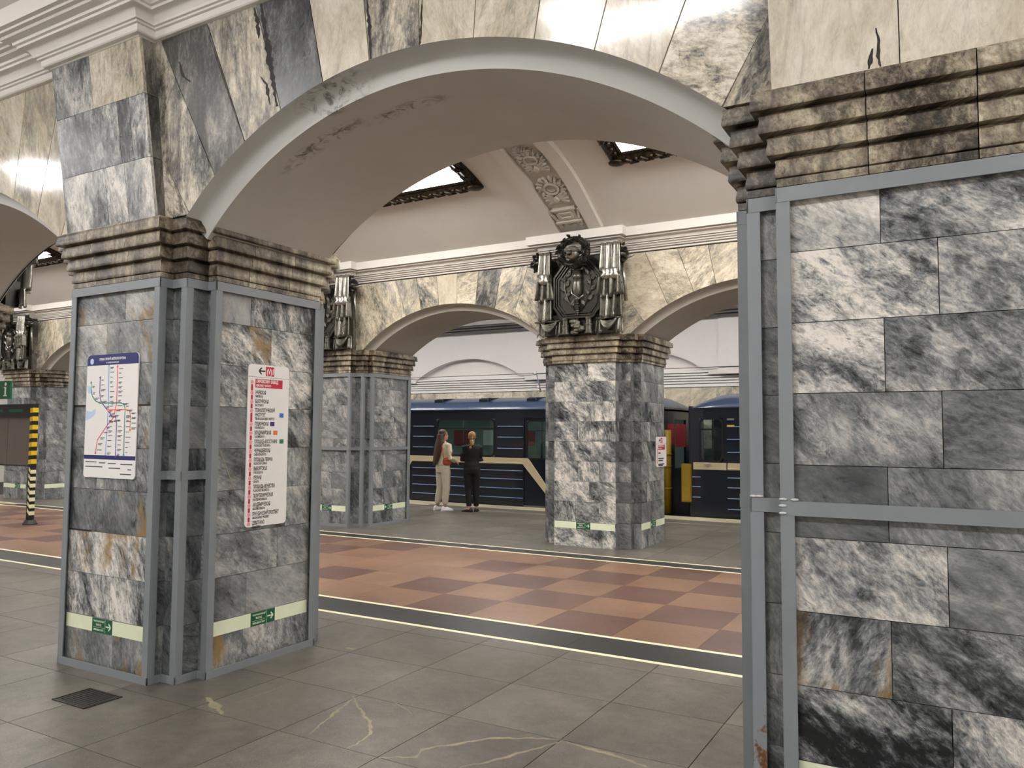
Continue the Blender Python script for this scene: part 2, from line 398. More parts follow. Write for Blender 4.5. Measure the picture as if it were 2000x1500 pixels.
# pale mineral veins and chips in the near slabs
def vein(pts, wd):
    v = []; 
    full = []
    for (x0, y0), (x1, y1) in zip(pts, pts[1:]):
        n = max(2, int(math.hypot(x1-x0, y1-y0)/.03))
        for k in range(n): full.append((x0+(x1-x0)*k/n+rnd.uniform(-.008, .008), y0+(y1-y0)*k/n+rnd.uniform(-.008, .008)))
    full.append(pts[-1]); L, R_ = [], []
    for i, p in enumerate(full):
        a, b = full[max(0, i-1)], full[min(len(full)-1, i+1)]; d = math.hypot(b[0]-a[0], b[1]-a[1]) or 1
        w0 = wd*rnd.uniform(.25, 1)*(.3+.7*math.sin(PI*min(1, max(0, (i+.5)/len(full))))); nx, ny = -(b[1]-a[1])/d, (b[0]-a[0])/d
        L.append((p[0]+nx*w0, p[1]+ny*w0, .0006)); R_.append((p[0]-nx*w0, p[1]-ny*w0, .0006))
    n = len(L); mk('stone_vein', L+R_, [(i, i+1, n+i+1, n+i) for i in range(n-1)], 'granite_vein', fl_near, color=(.5, 0, rnd.random(), 1))
for pts, wd in VEINS: vein(pts, wd)
# near platform edge and both track beds
for k in range(-9, 6): tile('edge_slab', k*1.5, k*1.5+1.498, -3.9, -3.4, -.2, .001, 'granite_strip', fl_near, stone())
plain('ballast', '24211d', .9, var=.3, scale=30)
for y0, y1 in ((12.05, 15.3), (-7.0, -3.9)):
    struct(MB().box(X0, X1, y0, y1, -1.4, -1.1).obj('floor', 'ballast'))
    struct(MB().box(X0, X1, 11.95 if y0 > 0 else -3.9, 12.05 if y0 > 0 else -3.8, -1.1, -.08).obj('wall_platform_edge', 'grout'))

# ------------------------------------------------------------------ vault of the hall
VP = [(0, 5.40), (.45, 5.39), (.88, 5.335), (1.19, 5.28), (1.55, 5.17), (1.9, 5.02), (2.23, 4.83), (2.51, 4.67), (2.68, 4.58), (2.80, 4.53)]
def vault_pt(s):                     # s in -1..1 across the hall -> (Y, Z, normal)
    t = abs(s)*(len(VP)-1); i = min(int(t), len(VP)-2); f = t-i
    y = VP[i][0]*(1-f)+VP[i+1][0]*f; z = VP[i][1]*(1-f)+VP[i+1][1]*f
    return (VC+math.copysign(y, s), z)
def vz(Y):
    d = abs(Y-VC)
    for (a, za), (b, zb) in zip(VP, VP[1:]):
        if a <= d <= b: return za+(zb-za)*(d-a)/(b-a)
    return VP[-1][1]
def smooth_vault(n=56):
    """smooth profile as (Y, Z, ny, nz) with inward normals"""
    ds = [-2.8+5.6*i/n for i in range(n+1)]
    zs = [vz(VC+d) for d in ds]
    for _ in range(3): zs = [zs[0]]+[(zs[i-1]+2*zs[i]+zs[i+1])/4 for i in range(1, n)]+[zs[-1]]
    out = []
    for i in range(n+1):
        a, b = max(i-1, 0), min(i+1, n); dy, dz = ds[b]-ds[a], zs[b]-zs[a]; l = math.hypot(dy, dz)
        out.append((VC+ds[i], zs[i], dz/l, -dy/l))
    return out
SV = smooth_vault()
def sv(Y):
    for a, b in zip(SV, SV[1:]):
        if a[0] <= Y <= b[0]:
            f = (Y-a[0])/(b[0]-a[0]); return [a[k]*(1-f)+b[k]*f for k in range(4)]
    return list(SV[-1] if Y > VC else SV[0])
# opening for each luminous coffer
CX = [-.2+S*(k+.5) for k in range(-4, 2)]; CW, CL = 1.29, 1.42     # half sizes of the opening
xb = sorted([X0, X1]+[c-CW for c in CX]+[c+CW for c in CX])
yv = sorted(set([p[0] for p in SV]+[VC-CL, VC+CL]))
vs = []; fs = []
for x in xb:
    for y in yv: vs.append((x, y, sv(y)[1]))
ny = len(yv)
for i in range(len(xb)-1):
    xm = (xb[i]+xb[i+1])/2; hole = any(abs(xm-c) < CW for c in CX)
    for j in range(ny-1):
        if hole and abs((yv[j]+yv[j+1])/2-VC) < CL: continue
        fs.append((i*ny+j, i*ny+j+1, (i+1)*ny+j+1, (i+1)*ny+j))
vault = struct(mk('ceiling', vs, fs, 'plaster_vault', smooth=True, recalc=False))

def strip_on_vault(x0, x1, ya, yb, h0, h1, n=24):
    """a band of given height lying on the vault between two Y values"""
    mb = MB(); R = []
    for i in range(n+1):
        Y = ya+(yb-ya)*i/n; y, z, a, b = sv(Y)
        R.append([(x0, y+a*h0, z+b*h0), (x1, y+a*h0, z+b*h0), (x1, y+a*h1, z+b*h1), (x0, y+a*h1, z+b*h1)])
    return mb.rings(R)
def on_vault(X, Y, h):
    y, z, a, b = sv(Y); return (X, y+a*h, z+b*h)

# rib with a sunk ornamental panel over every pillar pair
YA, YB = VC-2.62, VC+2.62
arc = [0]
for a, b in zip(SV, SV[1:]): arc.append(arc[-1]+math.hypot(b[0]-a[0], b[1]-a[1]))
def y_of(s):                                      # arc length measured from the far spring
    t = arc[-1]-s
    for i in range(len(arc)-1):
        if arc[i] <= t <= arc[i+1]: f = (t-arc[i])/(arc[i+1]-arc[i]); return SV[i][0]*(1-f)+SV[i+1][0]*f
    return SV[0][0]
def make_rib(cx):
    r = strip_on_vault(cx-.43, cx-.235, YA, YB, -.02, .07).obj('rib', 'plaster_vault', vault); autosmooth(r, 50)
    r2_ = strip_on_vault(cx+.235, cx+.43, YA, YB, -.02, .07).obj('rib', 'plaster_vault', vault); autosmooth(r2_, 50)
    pn = strip_on_vault(cx-.235, cx+.235, YA, YB, -.02, .012).obj('rib_panel', 'plaster_relief', vault); autosmooth(pn, 50)
    return pn
def relief(pn, cx):
    """sunflower wreath, two medallions with ribbons, a bracket and pendants, all low relief"""
    B = .012
    def poly(mb, pts, h):                          # pts (u, s) outline raised from the panel
        mb.prism(pts, lambda p, k: on_vault(cx+p[0], y_of(p[1]), B+(h*1.7 if k else -.004)))
    def leaf(mb, u, s, l, wd, a, h=.022):
        o = []
        for t, q in ((0, .12), (.3, .8), (.6, .75), (1, 0), (.6, -.75), (.3, -.8), (0, -.12)):
            x, y = t*l, q*wd/2; o.append((u+x*math.cos(a)-y*math.sin(a), s+x*math.sin(a)+y*math.cos(a)))
        poly(mb, o, h)
    def disc(mb, u, s, ru, rs, h, n=18): poly(mb, [(u+ru*math.cos(2*PI*k/n), s+rs*math.sin(2*PI*k/n)) for k in range(n)], h)
    def ring(mb, u, s, r0, r1, h, e=1.0, n=20):
        for k in range(n):
            a, b = 2*PI*k/n, 2*PI*(k+1)/n
            poly(mb, [(u+r0*math.cos(a), s+r0*e*math.sin(a)), (u+r1*math.cos(a), s+r1*e*math.sin(a)), (u+r1*math.cos(b), s+r1*e*math.sin(b)), (u+r0*math.cos(b), s+r0*e*math.sin(b))], h)
    M = 'plaster_relief'
    s0 = .30
    mb = MB(); [mb.xf(Matrix(), 0)]
    for u in (-.15, -.05, .06, .16): leaf(mb, u, s0+.10, .085, .07, -PI/2, .03)
    mb.obj('pendant', M, pn)
    mb = MB(); poly(mb, [(-.2, s0+.12), (.2, s0+.12), (.2, s0+.155), (-.2, s0+.155)], .04)
    poly(mb, [(-.15, s0+.155), (.15, s0+.155), (.15, s0+.36), (-.15, s0+.36)], .02); poly(mb, [(-.18, s0+.36), (.18, s0+.36), (.18, s0+.39), (-.18, s0+.39)], .035)
    mb.obj('bracket', M, pn)
    mb = MB()
    for (a, b, c, d) in ((-.1, .1, s0+.20, s0+.225), (-.1, .1, s0+.295, s0+.32), (-.1, -.08, s0+.225, s0+.295), (.08, .1, s0+.225, s0+.295)): poly(mb, [(a, c), (b, c), (b, d), (a, d)], .034)
    mb.obj('bracket_frame', M, pn)
    mb = MB()
    for sg in (-1, 1):
        for k in range(5): disc(mb, sg*(.17+.012*k), s0+.18+.04*k, .02, .02, .03, 8)
    mb.obj('scroll', M, pn)
    for sc, rr in ((s0+.80, .115), (s0+1.45, .10)):
        mb = MB(); ring(mb, 0, sc, rr*.78, rr, .038); ring(mb, 0, sc, rr*.5, rr*.56, .03); disc(mb, 0, sc, rr*.78, rr*.78, .018); mb.obj('medallion', M, pn)
        mb = MB()
        for k in range(22):
            a = 2*PI*k/22+rnd.uniform(-.1, .1); leaf(mb, (rr+.012)*math.cos(a), sc+(rr+.012)*math.sin(a), rnd.uniform(.06, .1), .04, a+rnd.uniform(-.5, .5), rnd.uniform(.02, .04))
        for k in range(16):
            a = 2*PI*k/16; leaf(mb, (rr+.05)*math.cos(a), sc+(rr+.06)*math.sin(a), .07, .035, a+.7, .03)
        mb.obj('wreath', M, pn)
        mb = MB(); disc(mb, 0, sc-rr-.09, .035, .05, .05)
        for sg in (-1, 1):
            for k in range(4): leaf(mb, sg*.03, sc-rr-.10+.02*k, .15, .05, (0 if sg > 0 else PI)+sg*(-.5+.35*k), .035)
        mb.obj('ribbon', M, pn)
    mb = MB(); sc = s0+1.62
    for k in range(18): a = 2*PI*k/18; leaf(mb, .05*math.cos(a)-.05, sc+.05*math.sin(a), .09, .026, a, .03)
    mb.obj('sunflower', M, pn)
for k in (-3, -2, -1, 0, 1):
    pn = make_rib(-.2+S*k)
    if k in (-1, 0): relief(pn, -.2+S*k)

# ------------------------------------------------------------------ arcades
def arcade(cx_list, zr, yf, yr, Ro, Ri, Ror, x_lo, x_hi, name, mats):
    """wall with arches: yf(z), yr(z) give the two faces"""
    a0 = math.acos((ZC-.02-zr)/Ro); half = Ro*math.sin(a0); n = 28
    mb = MB(); T = 4.75
    xs = []
    edges = [x_lo]
    for c in cx_list: edges += [c-half, c+half]
    edges.append(x_hi)
    for i in range(0, len(edges), 2):               # piers between arches
        x0, x1 = edges[i], edges[i+1]
        if x1-x0 < .01: continue
        z0 = ZC-.02
        mb.add([(x0, yf(z0), z0), (x1, yf(z0), z0), (x1, yr(z0), z0), (x0, yr(z0), z0), (x0, yf(T), T), (x1, yf(T), T), (x1, yr(T), T), (x0, yr(T), T)],
               [(0, 3, 2, 1), (4, 5, 6, 7), (0, 1, 5, 4), (2, 3, 7, 6), (1, 2, 6, 5), (3, 0, 4, 7)])
    for c in cx_list:
        vs = []; fs = []
        for k in range(n+1):
            a = -a0+2*a0*k/n; x = c+Ro*math.sin(a); z = zr+Ro*math.cos(a)
            vs += [(x, yf(z), z), (x, yf(T), T), (x, yr(z), z), (x, yr(T), T)]
        for k in range(n):
            b = 4*k; fs += [(b, b+4, b+5, b+1), (b+2, b+3, b+7, b+6), (b+1, b+5, b+7, b+3)]
        mb.add(vs, fs)
    wl = struct(mb.obj(name, mats[0], recalc=False))
    sgn = 1 if yr(4) > yf(4) else -1
    for c in cx_list:
        # cove moulding, soffit, cove moulding
        pf = [(Ro, -.022), (Ro-.004, .0), (Ro-.006, .05), (Ro-.016, .085), (Ro-.04, .112), (Ro-.07, .125), (Ri, .13)]
        for nm, prof, base, sg, m in (('arch_moulding', pf, yf, sgn, mats[2]), ('arch_moulding', [(r+(Ror-Ro)*(r-Ri)/(Ro-Ri), d) for r, d in pf], yr, -sgn, mats[2])):
            R = []
            for k in range(n*2+1):
                t = -a0-.02+2*(a0+.02)*k/(n*2); ring = []
                for r, d in prof:
                    z = zr+r*math.cos(t); ring.append((c+r*math.sin(t), base(zr+Ro*math.cos(t))+sg*d, z))
                R.append(ring)
            o = MB().rings(R, closed=False, cap=False).obj(nm, m, wl, smooth=True, recalc=False)
        R = []
        for k in range(n*2+1):
            t = -a0-.02+2*(a0+.02)*k/(n*2); x = c+Ri*math.sin(t); z = zr+Ri*math.cos(t); zz = zr+Ro*math.cos(t)
            R.append([(x, yf(zz)+sgn*.13+(yr(zz)-yf(zz)-sgn*.26)*j/6, z) for j in range(7)])
        MB().rings(R, closed=False, cap=False).obj('arch_soffit', mats[1], wl, smooth=True, recalc=False)
    return wl, half

def near_f(z): return .045-.106*(z-3.09)
def near_r(z): return 1.40
def far_f(z): return FY+.143+.012
def far_r(z): return FY+1.50+.106*(z-3.09)
NC = [NX+S*(k+.5) for k in (-3, -2, -1, 0, 1)]; FC = [FX+S*(k+.5) for k in (-4, -3, -2, -1, 0, 1)]
wall_near, half_n = arcade(NC, 1.0, near_f, near_r, 2.72, 2.62, 2.74, NC[0]-S/2, NC[-1]+S/2, 'wall_near', ('grout', 'plaster_near', 'plaster_cove'))
wall_far, half_f = arcade(FC, .98, far_f, far_r, 2.77, 2.67, 2.77, FC[0]-S/2, FC[-1]+S/2, 'wall_far', ('grout', 'plaster_soffit', 'plaster_soffit'))

def spandrel(wl, c, zr, Ro, yface, sgn, joints, edge, cols, mat, name='wall_slab'):
    """slabs fanned over an arch; joints: (x at the arch, x at the cornice); edge: half distance to the pilaster"""
    a_end = math.acos((ZC-zr)/Ro)
    def zb(x): return zr+math.sqrt(max(0, Ro*Ro-x*x))
    J = [None]+joints+[None]
    for i in range(len(J)-1):
        l, r = J[i], J[i+1]
        xl = l[0] if l else -Ro*math.sin(a_end); xr = r[0] if r else Ro*math.sin(a_end)
        pts = []
        g_ = .003
        for k in range(7):
            x = xl+g_+(xr-xl-2*g_)*k/6; pts.append((x, zb(x)))
        if r:
            if r[1] <= edge: pts.append((r[1]-g_, ZK))
            else:
                f = (edge-r[0])/(r[1]-r[0]); pts += [(edge, zb(r[0])+(ZK-zb(r[0]))*f), (edge, ZK)]
                if l and l[1] > edge: pts = pts[:-1]
        else: pts += [(edge, ZC)]; 
        if l:
            if l[1] >= -edge:
                if l[1] < edge:
                    if not r: pts.append((edge, ZK))
                    pts.append((l[1]+g_, ZK))
                else:
                    f = (edge-l[0])/(l[1]-l[0]); pts.append((edge, zb(l[0])+(ZK-zb(l[0]))*f))
            else:
                if r[1] > -edge: pts.append((-edge, ZK))
                f = (-edge-l[0])/(l[1]-l[0]); pts.append((-edge, zb(l[0])+(ZK-zb(l[0]))*f))
        else:
            if r[1] >= -edge: pts.append((-edge, ZK))
            else: f = (-edge-r[0])/(r[1]-r[0]); pts = [p for p in pts if p[0] > -edge-1e-6 or True][:7]+[(-edge, zb(r[0])+(ZK-zb(r[0]))*f)]
            pts.append((-edge, ZC))
        q = []
        for p in pts:
            if not q or abs(p[0]-q[-1][0])+abs(p[1]-q[-1][1]) > 1e-4: q.append(p)
        m, col = mat, cols[i % len(cols)]
        if len(col) == 5: m, col = col[4], col[:4]
        MB().prism(q, lambda p, k: (c+p[0], yface(p[1])-sgn*(.02 if k else -.004), p[1])).obj(name, m, wl, color=col)
def radial(angs, zr, Ro, s=.75):
    o = []
    for a in angs:
        t = math.radians(a); x = Ro*math.sin(t); z = zr+Ro*math.cos(t); o.append((x, x+(ZK-z)*math.tan(t)*s))
    return o
JN = radial([-40, -33, -26, -18.7, -11.2, -3.8, 3.5, 10.7, 18.3, 25.5, 33, 40.3], 1.0, 2.72, .72)
JF = [(-1.60, -2.3), (-1.245, -1.576), (-.873, -1.103), (-.564, -.668), (-.198, -.257), (.158, .152), (.514, .567), (.88, .998), (1.22, 1.48), (1.60, 2.3)]
D = 'marble_dirty'
cols_main = [(.55, .3, .21, .9), (.50, .5, .37, 1.0, D), (.24, .5, .12, .5, D), (.62, .45, .81, .7, D), (.16, .5, .44, .35, 'marble_grey'), (.80, .5, .63, .25), (.50, .5, .29, .8, D),
             (.74, .4, .52, .35), (.68, .6, .91, .35), (.84, .35, .07, .2), (.84, .4, .17, .3), (.60, .12, .33, 1.0), (.50, .62, .73, .7)]
for k, c in enumerate(NC):
    cols = cols_main if k == 3 else [(rnd.uniform(.55, .8), .5+rnd.uniform(-.2, .2), rnd.random(), rnd.uniform(.2, .6)) for _ in range(13)]
    spandrel(wall_near, c, 1.0, 2.72, near_f, 1, JN, S/2-.497, cols, 'marble_cream')
far_main = [(.5, .5, .2, .7), (.55, .4, .3, .9), (.60, .4, .4, .7), (.44, .6, .5, .5), (.48, .3, .6, .8), (.74, .5, .7, .2), (.62, .95, .8, .8), (.24, .6, .9, .7), (.62, .75, .15, .9), (.52, .3, .25, 1.0), (.45, .55, .85, .8)]
for k, c in enumerate(FC):
    cols = far_main if k == 3 else [(rnd.uniform(.4, .68), rnd.random(), rnd.random(), rnd.uniform(.4, .9)) for _ in range(11)]
    spandrel(wall_far, c, .98, 2.77, far_f, 1, JF, S/2-.514, cols, 'marble_yellow')

# pilasters of the arcade walls above the capitals
def near_p(z): return -.055-.14*(z-3.09)
def upper_pilaster(wl, cx, hw, yface, yback, sgn, mats, rowspec, big=False):
    core = MB()
    z0, z1 = ZC-.01, 4.6
    e = .02*sgn
    core.add([(cx-hw+.02, yface(z0)+e, z0), (cx+hw-.02, yface(z0)+e, z0), (cx+hw-.02, yback, z0), (cx-hw+.02, yback, z0), (cx-hw+.02, yface(z1)+e, z1), (cx+hw-.02, yface(z1)+e, z1), (cx+hw-.02, yback, z1), (cx-hw+.02, yback, z1)],
             [(0, 3, 2, 1), (4, 5, 6, 7), (0, 1, 5, 4), (1, 2, 6, 5), (2, 3, 7, 6), (3, 0, 4, 7)])
    pl = core.obj('pilaster', 'grout', wl, recalc=False)
    for (za, zb_, splits, cl) in rowspec:
        xs = [-hw]+splits+[hw]
        for i in range(len(xs)-1):
            a, b = cx+xs[i]+(.002 if i else 0), cx+xs[i+1]-(.002 if i < len(xs)-2 else 0)
            col = cl[i]; m = mats
            if len(col) == 5: m, col = col[4], col[:4]
            MB().prism([(a, za+.0015), (b, za+.0015), (b, zb_-.0015), (a, zb_-.0015)], lambda p, k: (p[0], yface(p[1])+sgn*(.022 if k else 0), p[1])).obj('wall_slab', m, pl, color=col)
        for sd in (-1, 1):
            x = cx+sd*hw
            MB().add([(x, yface(za)+sgn*.022, za+.002), (x, yback, za+.002), (x, yback, zb_-.002), (x, yface(zb_)+sgn*.022, zb_-.002), (x-sd*.02, yface(za)+sgn*.022, za+.002), (x-sd*.02, yback, za+.002), (x-sd*.02, yback, zb_-.002), (x-sd*.02, yface(zb_)+sgn*.022, zb_-.002)],
                     [(0, 1, 2, 3), (7, 6, 5, 4), (0, 4, 5, 1), (1, 5, 6, 2), (2, 6, 7, 3), (3, 7, 4, 0)]).obj('wall_slab', 'marble_dirty', pl, color=(.28, .5, rnd.random(), .4))
G5 = 'marble_grey'
rowsA = [(3.07, 3.46, [-.0, .22], [(.62, .45, .3, .7, G5), (.6, .42, .55, .8, G5), (.72, .5, .6, .6, G5)]), (3.46, 3.87, [.2, .33], [(.45, .42, .11, .9, G5), (.5, .45, .77, .9, G5), (.52, .48, .2, .9, G5)]), (3.87, 4.235, [-.06], [(.47, .45, .91, .7, G5), (.74, .5, .41, .6)])]
rowsB = [(3.07, 3.62, [-.02], [(.83, .5, .15, .22), (.80, .5, .66, .25)]), (3.62, 4.235, [.1], [(.8, .5, .2, .2), (.78, .5, .8, .25)])]
for k in (-2, -1, 0, 1, 2):
    upper_pilaster(wall_near, NX+S*k, .497, near_p, .3, 1, 'marble_cream', rowsB if k == 1 else rowsA)
for k in (-3, -2, -1, 0, 1):
    rows_ = [(3.07, 3.46, [0], [(.6, .5, .3, .4), (.62, .5, .6, .4)]), (3.46, 3.85, [.1], [(.55, .5, .3, .4), (.62, .5, .6, .4)]), (3.85, 4.235, [-.1], [(.55, .5, .3, .4), (.6, .5, .6, .4)])]
    upper_pilaster(wall_far, FX+S*k, .514, lambda z: FY, FY+.3, 1, 'marble_yellow', rows_)

# ------------------------------------------------------------------ cornices
def cornice(name, path, prof, mat, lean=0, zoff=0):
    """sweep a profile (offset outward = to the right of the path, z) along a rectilinear plan path"""
    n = len(path); rings = []
    for i in range(n):
        def nrm(a, b):
            dx, dy = b[0]-a[0], b[1]-a[1]; l = math.hypot(dx, dy); return (dy/l, -dx/l)
        a = nrm(path[i-1], path[i]) if i else nrm(path[0], path[1]); b = nrm(path[i], path[i+1]) if i < n-1 else a
        if abs(a[0]*b[0]+a[1]*b[1]) > .99: m = a
        else: m = (a[0]+b[0], a[1]+b[1])
        rings.append([(path[i][0]+m[0]*o, path[i][1]+m[1]*o, z) for o, z in prof])
    return struct(autosmooth(MB().rings(rings, closed=False, cap=False).obj(name, mat, recalc=False), 28))
def arcs(x0, y0, x1, y1, bulge, n=5):
    o = []
    for k in range(n+1):
        t = k/n; h = math.sin(PI*t)*bulge; dx, dy = x1-x0, y1-y0; l = math.hypot(dx, dy) or 1
        o.append((x0+dx*t+dy/l*h, y0+dy*t-dx/l*h))
    return o
pn_near = [(-.04, 4.225), (.005, 4.228)]+arcs(.012, 4.235, .05, 4.27, .018)+[(.05, 4.282), (.068, 4.284), (.07, 4.296), (.086, 4.298), (.09, 4.312)]+arcs(.09, 4.312, .155, 4.35, -.016)+[(.16, 4.352), (.162, 4.368)]+[(.18, 4.372), (.184, 4.392), (.2, 4.394)]+[(.235, 4.396), (.245, 4.41), (.275, 4.412), (.28, 4.425), (.31, 4.428), (.315, 4.55), (.28, 4.57), (.0, 4.66)]
def ressauts(centres, hw, ywall, ypil, x_lo, x_hi, rev):
    p = [(x_lo, ywall)]
    for c in centres: p += [(c-hw, ywall), (c-hw, ypil), (c+hw, ypil), (c+hw, ywall)]
    p.append((x_hi, ywall)); return p[::-1] if rev else p
tr1 = cornice('trim_1', ressauts([NX+S*k for k in (-2, -1, 0, 1)], .497, -.085, -.215, X0, X1, False), pn_near, 'plaster_trim')
pf_far = [(-.03, 4.25), (.012, 4.255), (.016, 4.275), (-.015, 4.276), (-.015, 4.286), (.045, 4.288), (.05, 4.30), (.02, 4.302), (.02, 4.31), (.055, 4.312)]+arcs(.06, 4.315, .095, 4.34, -.012)+[(.10, 4.342), (.102, 4.354), (.06, 4.355), (.06, 4.365), (.118, 4.366), (.122, 4.376)]+arcs(.125, 4.378, .195, 4.415, -.02)+[(.205, 4.418), (.21, 4.43), (.19, 4.432), (.19, 4.44), (.255, 4.442), (.26, 4.565), (.22, 4.575), (-.2, 4.62)]
tr2 = cornice('trim_2', ressauts([FX-.05+S*k for k in (-3, -2, -1, 0, 1)], .514, FY+.135, FY-.01, X0, X1, False), pf_far, 'plaster_trim')
tr3 = cornice('trim_3', ressauts([FX-.05+S*k for k in (-3, -2, -1, 0, 1)], .514, 1.40, 1.545, X0, X1, True), pf_far, 'plaster_trim')
# ------------------------------------------------------------------ pillars
HALF_N = [(.497, 0), (.497, .101), (.639, .101), (.639, .272), (.723, .272), (.723, 1.275), (.639, 1.275), (.639, 1.397), (.514, 1.397), (.514, 1.54)]
HALF_F = [(.514, 0), (.514, .143), (.689, .143), (.689, .265), (.800, .265), (.800, 1.339), (.689, 1.339), (.689, 1.51), (.497, 1.51), (.497, 1.611)]
COURSES = [0, .357, .648, .940, 1.235, 1.525, 1.815, 2.105, 2.40, ZT]
def capital_profile():
    pr = [(-.03, ZT), (-.004, ZT+.004), (-.004, ZT+.036), (-.016, ZT+.040)]
    z0 = ZT+.042; h = (ZC-z0)/4
    for i in range(4):
        o = .002+.027*i
        pr += [(o, z0), (o+.003, z0+.008), (o+.001, z0+.03), (o-.004, z0+.055), (o-.001, z0+h-.020), (o-.006, z0+h-.014), (o-.026, z0+h-.012), (o-.026, z0+h-.001)]
        z0 += h
    pr[-1] = (pr[-1][0], ZC); pr += [(.0, ZC), (-.06, ZC)]
    return pr
CPROF = capital_profile()
def frame_post(poly, i, z0, z1, t=.007, wd=.055):
    """steel angle standing on a convex corner"""
    n = len(poly); p = poly[i]; a = poly[i-1]; b = poly[(i+1) % n]
    def un(q): dx, dy = q[0]-p[0], q[1]-p[1]; l = math.hypot(dx, dy); return (dx/l, dy/l), l
    (ua, la), (ub, lb) = un(a), un(b); wa, wb = min(wd, la*.95), min(wd, lb*.95)
    q = [p, (p[0]+ub[0]*wb, p[1]+ub[1]*wb), (p[0]+ub[0]*wb+ua[0]*t, p[1]+ub[1]*wb+ua[1]*t), (p[0]+(ua[0]+ub[0])*t, p[1]+(ua[1]+ub[1])*t),
         (p[0]+ua[0]*wa+ub[0]*t, p[1]+ua[1]*wa+ub[1]*t), (p[0]+ua[0]*wa, p[1]+ua[1]*wa)]
    return MB().prism(q, lambda c, k: (c[0], c[1], z1 if k else z0))
def convex(poly, i):
    n = len(poly); a, p, b = poly[i-1], poly[i], poly[(i+1) % n]
    return (p[0]-a[0])*(b[1]-p[1])-(p[1]-a[1])*(b[0]-p[0]) > 0

